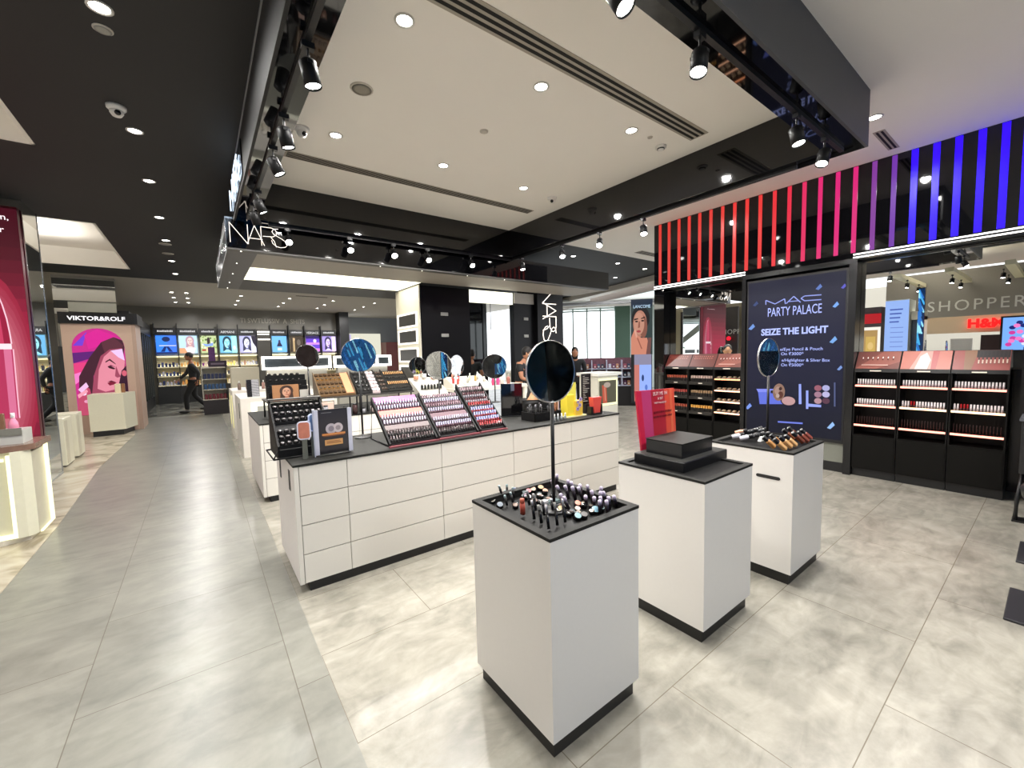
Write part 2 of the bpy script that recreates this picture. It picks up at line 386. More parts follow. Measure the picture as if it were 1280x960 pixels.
def dome(x, y, label, rz):
    t = thing('security_camera', label, 'security camera', (x, y, ZC), rz)
    MB().lathe([(.065, 0), (.062, -.02), (.045, -.035)], WHITE).build('base', t)
    m = MB(); m.lathe([(.045, -.03), (.045, -.05), (.03, -.075), (0, -.082)], WHITE); m.build('housing', t)
    m = MB(); m.ell((.03, 0, -.055), (.022, .022, .022), GLOSSB); m.build('lens', t)
dome(-.41, 4.65, 'white dome camera in the black ceiling over the left aisle', -1.3)
dome(.853, 4.171, 'white dome camera in the white ceiling beside the left glossy beam', -1.2)
dome(3.861, 4.168, 'white dome camera in the far right corner of the white ceiling', -2.4)
# track rails + spotlights
def rail(x0, x1, y0, y1, z, label):
    o = MB().box(x0, x1, y0, y1, z-.03, z, BLACK).build('track_rail'); tag(o, label, 'light track')
rail(.9, 4.3, 1.15, 1.18, ZB, 'black lighting track under the dark beam near the camera')
rail(.515, .545, 1.6, 5.6, ZB, 'black lighting track under the left glossy beam')
rail(4.335, 4.365, 1.5, 5.7, ZB, 'black lighting track under the right glossy beam')
rail(.75, 4.4, 5.735, 5.765, ZB, 'black lighting track above the front sign fascia')
def head_mesh(r=.042, l=.13):
    m = MB(); m.lathe([(r*.55, .0), (r, -.015), (r, -l), (r*.93, -l), (r*.9, -l+.012)], mat((13, 13, 14), .5, spec=.25)); return m.data('lamp_head')
_head = head_mesh(); _lens2 = MB().lathe([(.038, -.119), (0, -.119)], em((255, 250, 240), 30)).data('lens')
_stem = MB().box(-.03, .03, -.017, .017, -.03, 0, BLACK).cyl(.007, -.1, -.03, BLACK, n=8).box(-.012, .012, -.045, .045, -.115, -.1, BLACK).data('bracket')
def track_spot(x, y, z, target, label, group, power=70, ang=52):
    t = thing('track_spotlight', label, 'spotlight', (x, y, z), group=group)
    b = bpy.data.objects.new('bracket', _stem); COL.objects.link(b); b.parent = t
    p = Vector((0, 0, -.12)); d = (Vector(target)-Vector((x, y, z-.12))).normalized()
    q = d.to_track_quat('-Z', 'Y')
    for nm, me in (('lamp_head', _head), ('lens', _lens2)):
        o = bpy.data.objects.new(nm, me); COL.objects.link(o); o.parent = t
        o.matrix_local = Matrix.Translation(p-d*.04) @ q.to_matrix().to_4x4()
    lp = Vector((x, y, z-.12))+d*.10
    spot(lp, lp+d, power, ang, .035)
SP = 70
for i, (x, tg) in enumerate(((1.45, (1.9, -.4, 0)), (2.1, (1.5, 1.0, .9)), (3.35, (3.2, .6, .5)), (3.9, (3.0, 1.3, .9)))):
    track_spot(x, 1.165, ZB-.03, tg, ['first', 'second', 'third', 'last'][i]+' black spotlight from the left under the dark beam near the camera', 'spotlights under the near beam', SP, 60)
for i, (y, tg) in enumerate(((2.35, (1.0, 2.3, .5)), (3.1, (1.0, 3.2, .9)), (3.6, (1.5, 3.4, .9)), (4.6, (1.5, 4.6, .9)), (5.0, (1.2, 5.4, .9)))):
    track_spot(.53, y, ZB-.03, tg, ['nearest', 'second', 'third', 'fourth', 'farthest'][i]+' black spotlight under the left glossy beam', 'spotlights under the left beam', SP*.6, 60)
for i, (y, tg) in enumerate(((3.1, (3.2, 2.0, .0)), (3.78, (2.6, 2.6, .6)), (4.5, (3.4, 3.2, .9)), (5.45, (4.2, 4.8, .9)))):
    track_spot(4.35, y, ZB-.03, tg, ['nearest', 'second', 'third', 'farthest'][i]+' black spotlight under the right glossy beam', 'spotlights under the right beam', SP, 60)
for i, (x, tg) in enumerate(((.95, (.9, 3.4, .9)), (1.68, (1.3, 3.0, .5)), (2.28, (1.8, 3.0, .5)), (2.8, (2.4, 3.1, .5)), (3.55, (3.2, 3.0, .5)))):
    track_spot(x, 5.75, ZB-.03, tg, ['first', 'second', 'third', 'fourth', 'fifth'][i]+' black spotlight from the left above the front sign fascia', 'spotlights above the sign fascia', SP, 50)

# ------------------------------------------------------------------ CANOPY with the sign
t = thing('sign_canopy', 'black dropped canopy with thin illuminated lettering on its front', 'canopy', (0, 0, 0))
m = MB(); m.box(.33, 7.0, 5.85, 5.97, 2.86, 3.2, GLOSSB); m.build('fascia', t)
m = MB(); m.box(.33, 7.0, 5.97, 9.1, 3.1, 3.2, BLACKM); m.box(.33, .36, 5.97, 9.1, 2.86, 3.1, SEMIB); m.build('top_board', t)
m = MB(); m.box(.33, 7.0, 5.86, 5.98, 2.84, 2.86, mat((74, 72, 70), .5)); m.box(.33, .64, 5.98, 9.1, 2.84, 2.86, mat((84, 82, 84), .5)); m.build('grey_edge', t)
m = MB(); m.box(.64, 7.0, 5.98, 6.93, 2.85, 2.87, mat((166, 159, 149), .6)); m.build('soffit_panel', t)
m = MB(); m.box(.64, 3.24, 6.93, 8.05, 2.855, 2.87, em((255, 250, 222), 1.7)); m.build('light_panel', t)
m = MB(); m.box(.64, 7.0, 8.05, 9.1, 2.84, 2.86, mat((44, 42, 38), .5)); m.build('rear_soffit', t)
m = MB(); m.box(.325, .33, 5.86, 9.1, 3.18, 3.2, STEEL); m.box(.325, .33, 5.845, 5.86, 2.84, 3.2, STEEL); m.box(.33, .52, 5.845, 5.85, 3.18, 3.2, STEEL); m.build('metal_edging', t)
for x, y in ((.469, 5.92), (.472, 6.68), (.47, 7.5), (.471, 8.36), (.47, 9.0), (2.14, 5.92), (2.78, 5.92), (3.58, 5.92), (4.33, 5.92)): MB().cyl(.007, 2.836, 2.84, em((255, 248, 235), 5), (x, y, 0), 8).build('pin_light', t)
def script_sign(o, face, w, h, r, m, parent):
    T = frame(o, *(FACE[face] if isinstance(face, str) else face)); mb = MB(T)
    S = [[(0, 0), (0, 1)], [(0, 1), (.29, 0)], [(.30, 1), (.30, 0)], [(.42, 1), (.28, 0)], [(.42, 1), (.58, 0)], [(.33, .32), (.55, .32)], [(.53, 1), (.53, 0)],
         [(.53, .99), (.72, .99), (.78, .93), (.81, .8), (.80, .65), (.74, .53), (.56, .5)], [(.70, .5), (.76, .3), (.79, 0)],
         [(.84, .98), (.76, .95), (.725, .8), (.76, .66), (.88, .5), (.98, .33), (1.0, .2), (.96, .06), (.87, 0), (.79, .04), (.73, .18), (.71, .34)]]
    for s in S: mb.tube([(p[0]*w, p[1]*h, .012) for p in s], r, m, 6)
    return mb.build('lettering', parent)
NEON = em((255, 240, 225), 3.2)
script_sign((.365, 5.85, 2.915), '-y', .59, .225, .0032, em((255, 240, 225), 1.5), t)
s2 = thing('side_sign', 'thin cold white lettering on the outer side of the left glossy beam', 'sign', (0, 0, 0))
MB().box(.40, .41, 4.45, 5.82, 3.2, 3.5, SEMIB).build('backing', s2)
script_sign((.40, 5.78, 3.25), '-x', 1.25, .22, .006, em((215, 235, 255), 2.0), s2)

# columns carrying the canopy
t = thing('display_column', 'wide black panelled column with a white side holding lit niches', 'column', (0, 0, 0))
COLB = mat((11, 11, 13), .35, spec=.2)
MB().box(3.27, 4.33, 7.12, 8.2, 0, 2.84, COLB).build('body', t)
MB().box(3.29, 4.28, 7.1, 7.12, .05, 2.80, COLB).build('front_panel', t)
MB().box(3.25, 3.27, 7.1, 8.2, 0, 2.84, mat((212, 207, 190), .5)).build('white_side', t)
for z0, z1 in ((2.10, 2.37), (1.78, 2.06), (1.43, 1.71), (1.06, 1.37)):
    m = MB(); fr = em((255, 246, 232), 1.6)
    m.box(3.235, 3.25, 7.2, 8.13, z1-.03, z1, fr); m.box(3.235, 3.25, 7.2, 8.13, z0, z0+.03, fr); m.box(3.235, 3.25, 7.2, 7.25, z0, z1, fr); m.box(3.235, 3.25, 8.08, 8.13, z0, z1, fr)
    fo = m.build('lit_frame', t)
    MB().box(3.245, 3.25, 7.25, 8.08, z0+.03, z1-.03, mat((52, 50, 46), .3)).build('niche', fo)
for z in (2.33, 1.93): MB().box(3.68, 3.83, 7.085, 7.1, z-.03, z+.03, mat((150, 150, 145), .4)).build('price_plate', t)
t = thing('mirror_bay', 'mirrored bay under a glowing header between two black columns', 'mirror', (0, 0, 0))
MB().box(4.33, 5.42, 7.18, 7.3, 0, 2.6, MIRROR).build('mirror_glass', t)
MB().box(4.33, 5.42, 7.14, 7.3, 2.60, 2.84, em((255, 250, 225), 1.8)).build('light_header', t)
m = MB(); fr = em((255, 246, 236), 3.0); m.box(4.8, 5.3, 7.15, 7.18, 2.0, 2.05, fr); m.box(4.8, 4.85, 7.15, 7.18, 1.2, 2.0, fr); m.box(5.25, 5.3, 7.15, 7.18, 1.2, 2.0, fr); m.build('lit_frame', t)
MB().box(4.865, 4.872, 7.17, 7.18, 0.9, 2.6, STEEL).build('joint_strip', t)
t = thing('sign_column', 'black column at the right end of the canopy with thin vertical lettering', 'column', (0, 0, 0))
MB().box(5.42, 5.98, 7.1, 7.7, 0, 2.70, COLB).build('body', t)
MB().box(5.98, 6.75, 6.98, 7.7, 0, 3.07, COLB).build('sign_blade', t)
MB().box(5.42, 5.96, 7.08, 7.1, 2.62, 2.84, mat((196, 190, 180), .6)).build('header_panel', t)
for z in (2.30, 1.93): MB().box(5.68, 5.8, 7.085, 7.1, z-.03, z+.03, mat((150, 150, 145), .4)).build('price_plate', t)
script_sign((6.12, 6.98, 3.0), ((0, 0, -1), (1, 0, 0)), 1.20, .40, .009, em((255, 240, 225), 1.8), t)

# ------------------------------------------------------------------ RIGHT WALL (light bars, screen, mirrors)
XW = 6.15
struct('wall_right', MB().box(6.62, 6.75, -6, 4.2, 0, ZC, SEMIB))
m = MB(); m.box(XW, 6.62, -2.5, 4.17, 2.56, ZC, GLOSSB); struct('wall_right', m)
struct('wall_right', MB().box(XW, 6.62, 3.99, 4.17, 0, 2.56, GLOSSB))
barY = [4.123, 3.958, 3.783, 3.61, 3.439, 3.265, 3.091, 2.919, 2.751, 2.579, 2.403, 2.229, 2.063, 1.893, 1.718, 1.55, 1.38, 1.211, 1.049, 0.885, 0.727, 0.57, 0.42, 0.287, .13, -.03, -.19, -.35, -.51, -.67, -.83, -1.0]
barC = [(216, 60, 52)]*3+[(222, 62, 56)]*4+[(228, 58, 56)]*3+[(228, 52, 60), (226, 48, 72), (222, 46, 96), (222, 42, 112), (218, 38, 118), (216, 40, 118), (128, 58, 150), (112, 54, 165)]+[(44, 10, 255)]*14
nm = {0: 'red', 12: 'pink', 16: 'purple', 18: 'blue'}
for i, y in enumerate(barY):
    y *= XW/6.25
    kind = 'red' if i < 12 else 'pink' if i < 16 else 'purple' if i < 18 else 'blue'
    w = .021 if i < 18 else .026
    o = MB().box(XW-.012, XW, y-w, y+w, 2.625, ZC-.01, em(barC[i], .78 if i < 18 else 1.2)).build('light_bar')
    first, last = {'red': (0, 11), 'pink': (12, 15), 'purple': (16, 17), 'blue': (18, 31)}[kind]
    tag(o, f'{kind} vertical light bar on the glossy black fascia, '+('the one farthest left of its colour' if i == first else f'{["second","third","fourth","fifth","sixth","seventh","eighth","ninth","tenth","eleventh","twelfth","thirteenth","fourteenth"][i-first-1]} from the left of its colour'), 'light bar', 'light bars over the makeup wall')
LED = em((255, 250, 245), 2.6)
for a, b, w in ((2.72, 4.17, 'above the left mirror'), (-2.4, 1.52, 'above the right mirror')):
    for dz, dx, u in ((2.602, XW-.012, 'upper'), (2.567, XW-.012, 'lower')):
        o = MB().box(dx, dx+.012, a, b, dz-.007, dz+.007, LED).build('led_strip'); tag(o, f'thin white {u} light line {w} on the makeup wall', 'light strip')
m = MB(); m.box(XW-.012, 6.6, 1.52, 2.72, 2.50, 2.56, SEMIB); m.box(XW-.02, XW+.02, -2.4, 4.17, 2.545, 2.556, SEMIB); m.box(XW+.02, 6.62, -2.4, 4.17, 2.550, 2.559, mat((20, 20, 21), .7)); struct('trim_7', m)
t = thing('wall_mirror', 'wide mirror above the left three display bays of the makeup wall', 'mirror', (0, 0, 0))
MB().box(6.33, 6.35, 2.76, 3.985, 1.3, 2.54, MIRROR).build('mirror_glass', t); MB().box(6.35, 6.38, 2.76, 3.985, 1.28, 2.56, BLACK).build('backing', t)
t = thing('wall_mirror', 'wide mirror above the right three display bays of the makeup wall', 'mirror', (0, 0, 0))
MB().box(6.33, 6.35, -2.4, 1.48, 1.3, 2.54, MIRROR).build('mirror_glass', t); MB().box(6.35, 6.38, -2.4, 1.48, 1.28, 2.56, BLACK).build('backing', t)
struct('trim_8', MB().box(6.14, 6.6, 1.482, 1.555, 0, 2.56, SEMIB))
struct('trim_9', MB().box(6.14, 6.6, 2.705, 2.755, 0, 2.56, SEMIB))
struct('trim_10', MB().box(6.2, 6.6, 1.55, 2.71, .12, .36, mat((120, 122, 112), .5)).box(6.2, 6.6, 1.55, 2.71, 0, .12, BLACK))
# screen
t = thing('advertising_screen', 'tall dark blue screen with white lettering and makeup pictures on the right wall', 'screen', (0, 0, 0))
MB().box(6.17, 6.6, 1.565, 2.70, .36, 2.47, BLACK).build('casing', t)
S0 = (6.168, 2.675, .40); SW, SH = 1.09, 2.04
g = G(S0, '-x', SW, SH, .8, .0004)
for k in range(12):
    v = k/12; g.rect(0, v, 1, v+1/12, (int(14+6*math.sin(v*3)), int(17+6*math.sin(v*3)), int(36+16*math.sin(v*2.6))))
lt = (150, 165, 240)
def sc(px, py):
    p = aX(px, py, 6.168); return ((S0[1]-p.y)/SW, (p.z-S0[2])/SH)
logo = [(957.5, 381), (957.5, 375.5), (969, 380), (981, 373.5), (982, 380)]
g.line([sc(*p) for p in logo], .012, lt)
g.line([sc(*p) for p in ((983, 379.5), (992.5, 370.5), (1001, 378))], .012, lt)
g.line([sc(*p) for p in ((1027, 368.5), (1006, 370), (1001.5, 373), (1006, 376), (1027, 374.5))], .012, lt)
g.line([sc(*p) for p in ((986, 377), (999, 376))], .010, lt)
for px, py, s_, c in ((1024, 359, 6, (90, 120, 190)), (1045, 381, 6, (120, 170, 240)), (940, 409, 6, (110, 150, 220)), (1042, 425, 7, (120, 170, 230)), (1050, 460, 5, (120, 150, 210)), (936, 508, 6, (120, 150, 230)), (1039, 532, 7, (150, 190, 240)), (945, 380, 5, (50, 70, 120)), (1055, 358, 5, (90, 90, 200))):
    g.poly([sc(px-s_*.7, py+s_*.4), sc(px+s_*.3, py-s_*.7), sc(px+s_*.7, py-s_*.1), sc(px-s_*.1, py+s_*.6)], c)
# pouch, powder, pencils, palette, liner
g.poly([sc(948, 489), sc(980, 488), (sc(980, 505)[0], sc(980, 505)[1]), sc(950, 505)], (96, 112, 216)); g.poly([sc(946, 486), sc(980, 486), sc(980, 490), sc(948, 490)], (130, 140, 235))
g.ell(*sc(986, 501), .085, .033, (30, 26, 40)); g.ell(*sc(986, 501), .072, .028, (190, 150, 150))
g.poly([sc(999, 480), sc(1002, 480), sc(1002.5, 505), sc(999, 505)], lt); g.poly([sc(1008, 488), sc(1011, 488), sc(1011, 511), sc(1008, 511)], lt); g.poly([sc(1008, 504), sc(1027, 506), sc(1027, 509), sc(1008, 508)], lt)
for px, py, c in ((1023, 485, (150, 90, 105)), (1033, 485, (170, 170, 215)), (1023, 493, (160, 120, 140)), (1033, 493, (185, 180, 220)), (1023, 501, (180, 140, 150)), (1033, 501, (90, 56, 74))): g.ell(*sc(px, py), .036, .018, c)
g.poly([sc(1043, 478), sc(1045, 478), sc(1045, 508), sc(1043, 508)], (80, 90, 130)); g.poly([sc(973, 526), sc(1004, 528), sc(1004, 530), sc(973, 528)], (110, 125, 220))
g.poly([sc(952, 474), sc(966, 474), sc(966, 466), sc(956, 466)], (26, 26, 50))
g.build('display', t)
TM = em((170, 182, 248), 1.0)
def stext(body, px, py, wpx, hpx, bold=0.0):
    p = aX(px, py, 6.15); a = aX(px-wpx/2, py, 6.15); b = aX(px+wpx/2, py, 6.15)
    d = aX(px, py+hpx, 6.15)
    sz = (p.z-d.z)*1.35
    o = text(body, sz, (6.15, p.y, d.z), '-x', TM, t, bold=bold)
    bpy.context.view_layer.update()
    w = o.dimensions.x/max(1e-6, o.scale.x) if o.dimensions.x else 1
    f = (a.y-b.y)/o.dimensions.x
    o.scale = (o.scale[0]*f, o.scale[1], o.scale[2])
stext('PARTY PALACE', 992, 381.5, 67, 12)
stext('SEIZE THE LIGHT', 991, 409, 83, 8.5, .004)
stext('e/Eye Pencil & Pouch', 1001, 434, 53, 4)
stext('On \u20b93000*', 990, 440, 28, 4)
stext('e/Highlighter & Silver Box', 1006, 448, 60, 4)
stext('On \u20b95000*', 990, 454, 28, 4)

# wall display bays
RACK = mat((11, 10, 9), .4, spec=.25)
def lip_mesh(tip=(205, 205, 208), base=(30, 28, 28), h=.072, r=.0085):
    m = MB(); m.lathe([(r, 0), (r, h*.45)], mat(base, .3), n=8); m.lathe([(r*1.02, h*.45), (r*1.02, h*.5), (r*.86, h*.5), (r*.86, h), (0, h)], mat(tip, .25, .2), n=8); return m.data('lipstick')
L_SIL = lip_mesh((222, 216, 216), (150, 140, 142)); L_RED = lip_mesh((150, 30, 34), (60, 20, 22)); PENC = MB().lathe([(.004, 0), (.004, .09), (.001, .1)], mat((48, 26, 24), .4), n=6).data('cosmetic_pencil')
def bay_header(t, y0, y1, kind):
    # tilted picture board leaning back above the shelves
    T0 = Vector((6.17, y1, 1.275)); top = Vector((6.31, y1, 1.475)); u = (top-T0).normalized(); L = (top-T0).length
    m = MB(); m.prism([(6.15, 1.24), (6.17, 1.275), (6.31, 1.475), (6.325, 1.475), (6.325, 1.24)], 'y', y0, y1, RACK); b = m.build('header_board', t)
    g = G(T0, ((0, -1, 0), u), y1-y0, L, None, .0008, .35)
    W = 1
    cs = {'nude': ((104, 50, 42), (132, 72, 60)), 'brown': ((86, 36, 30), (110, 50, 40)), 'skin': ((168, 96, 82), (196, 150, 140)), 'lips': ((132, 60, 54), (160, 88, 74))}[kind]
    g.rect(.01, .02, .99, .98, cs[0])
    if kind == 'nude':
        g.poly([(.01, .02), (.5, .02), (.99, .4), (.99, .98), (.6, .98)], cs[1])
        for k in range(7): g.ell(.15+k*.115, .62, .012, .05, (240, 230, 225)); g.ell(.15+k*.115, .52, .016, .05, (80, 20, 20))
        g.rect(.15, .18, .75, .21, (220, 190, 180))
    if kind == 'brown':
        for r_ in range(2):
            for k in range(9): g.ell(.15+k*.085, .78-r_*.16, .012, .03, (200, 120, 100))
    if kind == 'skin':
        g.poly([(.2, .02), (.38, .98), (.62, .98), (.62, .02)], (176, 134, 124)); g.poly([(.3, .02), (.38, .7), (.5, .9), (.6, .5), (.55, .02)], (202, 186, 180)); g.poly([(.62, .02), (.62, .98), (.75, .98), (.72, .02)], (158, 70, 70))
    if kind == 'lips':
        g.poly([(.2, .98), (.45, .98), (.35, .02), (.22, .02)], (120, 84, 60)); g.rect(.42, .62, .98, .97, (24, 18, 18))
        for k in range(8): g.rect(.45+k*.068, .3, .475+k*.068, .92, (34, 24, 24)); g.rect(.45+k*.068, .32, .475+k*.068, .5, (190, 168, 150))
    g.build('picture', b)
    MB().box(6.143, 6.15, (y0+y1)/2-.05, (y0+y1)/2+.05, 1.25, 1.262, mat((240, 225, 210), .4)).build('name_plate', t)
def carcass(t, y0, y1, z0=.50):
    m = MB(); m.box(6.16, 6.5, y0, y0+.012, z0, 1.25, RACK); m.box(6.16, 6.5, y1-.012, y1, z0, 1.25, RACK); m.box(6.42, 6.5, y0, y1, z0, 1.25, RACK); m.build('carcass', t)
    m = MB(); m.box(6.16, 6.5, y0, y1, .1, z0, mat((11, 10, 9), .5, spec=.15)); m.box(6.155, 6.16, y0+.01, y1-.01, .11, z0-.02, mat((14, 13, 11), .5, spec=.15)); m.build('base_cabinet', t)
    MB().box(6.2, 6.5, y0, y1, 0, .1, BLACK).build('plinth', t)
PINKL = em((255, 150, 130), 2.6); WARML = em((255, 205, 160), 2.6)
Rb = [(1.09, 1.478, 'nude', 'left'), (.695, 1.084, 'skin', 'middle'), (.30, .689, 'lips', 'right')]
for y0, y1, kind, w in Rb:
    t = thing('lipstick_bay', f'{w} black lipstick bay with lit shelf edges under the right mirror', 'display stand', (0, 0, 0), group='display bays under the right mirror')
    carcass(t, y0, y1); bay_header(t, y0, y1, kind)
    for k, z in enumerate((1.085, .855, .62)):
        m = MB(); m.box(6.17, 6.42, y0+.012, y1-.012, z-.012, z+.0, RACK); s = m.build('shelf', t)
        MB().box(6.158, 6.17, y0+.014, y1-.014, z-.016, z+.004, PINKL if k != 1 or w == 'left' else WARML).build('glowing_edge', s)
        n = 15; ys = [y1-.035-(y1-y0-.07)*i/(n-1) for i in range(n)]
        place = {0: 'top', 1: 'second', 2: 'lowest'}[k]
        if k < 2:
            red = [i for i in range(n) if (w == 'middle' and k == 1 and i in (3, 4)) or (w == 'right' and k == 1 and i in (2, 3, 4))]
            copies(L_SIL, 'wall_lipstick', [(6.19, y, z+.001) for i, y in enumerate(ys) if i not in red], f'silver lipstick standing on the {place} shelf of the {w} lipstick bay', 'lip gloss', f'silver lipsticks, {place} shelf, {w} bay')  # tubes on these wall shelves are lipsticks, like those in the counter trays
            if red: copies(L_RED, 'wall_lipstick', [(6.19, ys[i], z+.001) for i in red], f'red lipstick among silver ones, second shelf of the {w} lipstick bay', 'lip gloss', f'red lipsticks in the {w} bay')
        else:
            copies(PENC, 'cosmetic_pencil', [(6.19, y, z+.002) for y in ys], f'dark pencil standing on the lowest shelf of the {w} lipstick bay', 'makeup pencil', f'pencils of the {w} bay')
Lb = [(3.566, 3.98, 'brown', 'left'), (3.16, 3.56, 'brown', 'middle'), (2.76, 3.154, 'nude', 'right')]
CMP = MB().prism([(6.19, 0), (6.26, 0), (6.26, .035), (6.2, .02)], 'y', -.02, .02, mat((215, 185, 150), .3)).prism([(6.188, 0), (6.19, 0), (6.2, .022), (6.198, .022)], 'y', -.02, .02, mat((60, 40, 32), .3)).data('compact')
def box_mesh(c, d=(20, 16, 14), w=.03, h=.05): return MB().bbox(-.02, .02, -w/2, w/2, 0, h*.55, mat(d, .3), .003).bbox(-.018, .018, -w/2+.003, w/2-.003, h*.55, h, mat(c, .3), .003).data('makeup_tester')
for y0, y1, kind, w in Lb:
    t = thing('makeup_bay', f'{w} black makeup bay of small testers under the left mirror', 'display stand', (0, 0, 0), group='display bays under the left mirror')
    carcass(t, y0, y1, .46); bay_header(t, y0, y1, kind)
    rows = (1.10, .93, .765, .60) if w == 'right' else (1.05, .82, .585)
    cols = {'left': [(150, 70, 50), (160, 66, 60), (170, 80, 60)], 'middle': [(176, 150, 140), (150, 120, 90), (206, 150, 70)]}
    for k, z in enumerate(rows):
        m = MB(); m.box(6.17, 6.42, y0+.012, y1-.012, z-.012, z, RACK); s = m.build('shelf', t)
        if w == 'right':
            MB().box(6.158, 6.17, y0+.014, y1-.014, z-.014, z+.004, em((255, 190, 150), 2.6) if k else em((255, 160, 110), 2.6)).build('glowing_edge', s)
            copies(CMP, 'compact', [(0, y1-.045-(y1-y0-.09)*i/4, z+.001) for i in range(5)], f'open cream compact, shelf row {["one","two","three","four"][k]} from the top, right makeup bay', 'compact', f'compacts on row {k+1} of the right makeup bay')
        else:
            MB().box(6.158, 6.17, y0+.014, y1-.014, z-.05, z-.0, mat((30, 27, 24), .4)).build('front_rail', s)
            MB().box(6.152, 6.158, (y0+y1)/2-.03, (y0+y1)/2+.03, z-.032, z-.02, mat((225, 215, 200), .4)).build('label_plate', s)
            n = 9; d = box_mesh(cols[w][k], w=.034, h=.09)
            copies(d, 'makeup_tester', [(6.21, y1-.04-(y1-y0-.08)*i/(n-1), z+.001) for i in range(n)], f'small {["rust red","red brown","orange brown"][k] if w=="left" else ["mauve","olive","golden"][k]} tester block on a shelf of the {w} makeup bay', 'makeup tester', f'testers on row {k+1} of the {w} makeup bay')
# ================================================================== PEDESTALS
LAM = mat((222, 219, 214), 0.42, vary=0.015, scale=60)
def pedestal(x0, x1, y0, y1, h, label, slot=False, deep=0.0):
    cx, cy = (x0+x1)/2, (y0+y1)/2; t = thing('display_pedestal', label, 'pedestal', (cx, cy, 0)); a, b = (x1-x0)/2, (y1-y0)/2
    MB().box(-a+.018, a-.018, -b+.018, b-.018, 0, .075, mat((24, 23, 22), .45)).build('plinth', t)
    m = MB(); m.box(-a, a, -b, b, .075, h-.036, LAM); m.box(-a, a, -b, -b+.03, h-.036, h-.012, LAM); m.box(-a, a, b-.03, b, h-.036, h-.012, LAM); m.box(-a, -a+.03, -b+.03, b-.03, h-.036, h-.012, LAM); m.box(a-.03, a, -b+.03, b-.03, h-.036, h-.012, LAM)
    m.build('body', t)
    m = MB(); w = .032
    m.box(-a-.002, a+.002, -b-.002, -b+w, h-.012, h+.001, TOPB); m.box(-a-.002, a+.002, b-w, b+.002, h-.012, h+.001, TOPB)
    m.box(-a-.002, -a+w, -b+w, b-w, h-.012, h+.001, TOPB); m.box(a-w, a+.002, -b+w, b-w, h-.012, h+.001, TOPB); i = mat((26, 26, 25), .6); m.box(-a+.03, a-.03, -b+.03, -b+w, h-.034, h-.012, i); m.box(-a+.03, a-.03, b-w, b-.03, h-.034, h-.012, i); m.box(-a+.03, -a+w, -b+w, b-w, h-.034, h-.012, i); m.box(a-w, a-.03, -b+w, b-w, h-.034, h-.012, i)
    m.build('tray_top', t)
    MB().box(-a+.03, a-.03, -b+.03, b-.03, h-.036, h-.03+deep, mat((15, 15, 15), .5, spec=.15)).build('tray_floor', t)
    if slot:
        q = []; L_, r = .062, .011
        for k in range(9): an = PI/2+PI*k/8; q.append((-L_+r*math.cos(an), r*math.sin(an)))
        for k in range(9): an = -PI/2+PI*k/8; q.append((L_+r*math.cos(an), r*math.sin(an)))
        c = aX(960, 596, x0); m = MB(); m.prism([(p[0]+c.y-cy, p[1]+c.z) for p in q], 'x', -a-.003, -a+.004, mat((14, 12, 12), .5)); m.build('grip_slot', t)
    return t
P1 = (.972, 1.492, 1.09, 1.625, .875); P2 = (2.01, 2.545, 1.068, 1.61, .875); P3 = (2.962, 3.51, 1.0, 1.535, .878)
pedestal(*P1, 'nearest white pedestal with a black tray of brushes and pots and a round mirror')
pedestal(*P2, 'middle white pedestal carrying two stacked black boxes and a red sign', deep=.022)
pedestal(*P3, 'farthest white pedestal with a dark grip slot and brown foundation bottles on top', True, deep=.012)

def stand_mirror(x, y, z0, zc, r, bearing, label, tilt=0, back=None, base=.07, glass=MIRROR, rimc=None, name='round_mirror'):
    """bearing: compass direction (degrees from +Y towards +X) the glass faces"""
    t = thing(name, label, 'mirror', (x, y, z0))
    MB().lathe([(base, 0), (base, .006), (base*.9, .01), (.012, .014), (.012, .03)], BLACK, n=24).build('base', t)
    MB().cyl(.0085, .012, zc-z0-r+.01, BLACK, n=10).build('pole', t)
    a = math.radians(bearing); nx, ny = math.sin(a), math.cos(a)
    T = frame((0, 0, zc-z0), (-ny, nx, 0), (0, 0, 1)) @ Matrix.Rotation(math.radians(tilt), 4, 'X')
    m = MB(T); m.lathe([(r*.97, -.012), (r, -.009), (r, .003), (r*.975, .004), (r*.975, -.001)], rimc or STEEL, n=40); m.lathe([(0, -.0125), (r*.97, -.012)], SEMIB, n=40); m.build('mirror_frame', t)
    m = MB(T); m.lathe([(r*.975, .001), (0, .001)], glass, n=40, smooth=False); m.build('mirror_glass', t)
    return t
stand_mirror(1.232, 1.352, P1[4]-.0295, 1.468, .138, 222.6-40, 'large round mirror on a tall black pole in the tray of the nearest pedestal', tilt=-2)

# --- things in the tray of pedestal 1
Z1 = P1[4]-.0295
def crop(x, y, z=Z1+.02): p = aZ(580+x*.1797, 560+y*.1797, z); return p
SIL = mat((210, 208, 212), .25, .7)
def pencil(p, d, l, r, cb, ct, label, group, lift=.35):
    m = MB(); d = Vector((d[0], d[1], lift)).normalized()
    m.tube([(0, 0, r), d*l*.72+Vector((0, 0, r))], r, cb, 8); m.tube([d*l*.72+Vector((0, 0, r)), d*l*.97+Vector((0, 0, r)), d*l+Vector((0, 0, r))], [r*.92, r*.92, r*.6], ct, 8)
    o = m.build('makeup_pencil', None, (p.x, p.y, Z1)); tag(o, label, 'makeup pencil', group)
def pot(p, r, h, body, top, label, tilt=(0, 0), name='makeup_pot', group=None):
    t = thing(name, label, 'makeup pot', (p.x, p.y, Z1+.001), group=group); t.rotation_euler = (tilt[0], tilt[1], 0)
    MB().lathe([(r, 0), (r, h*.7), (r*.96, h)], body, n=16).build('pot', t)
    MB().lathe([(r*.86, h+.0006), (0, h+.001)], top, n=16, smooth=False).build('cream', t)
    return t
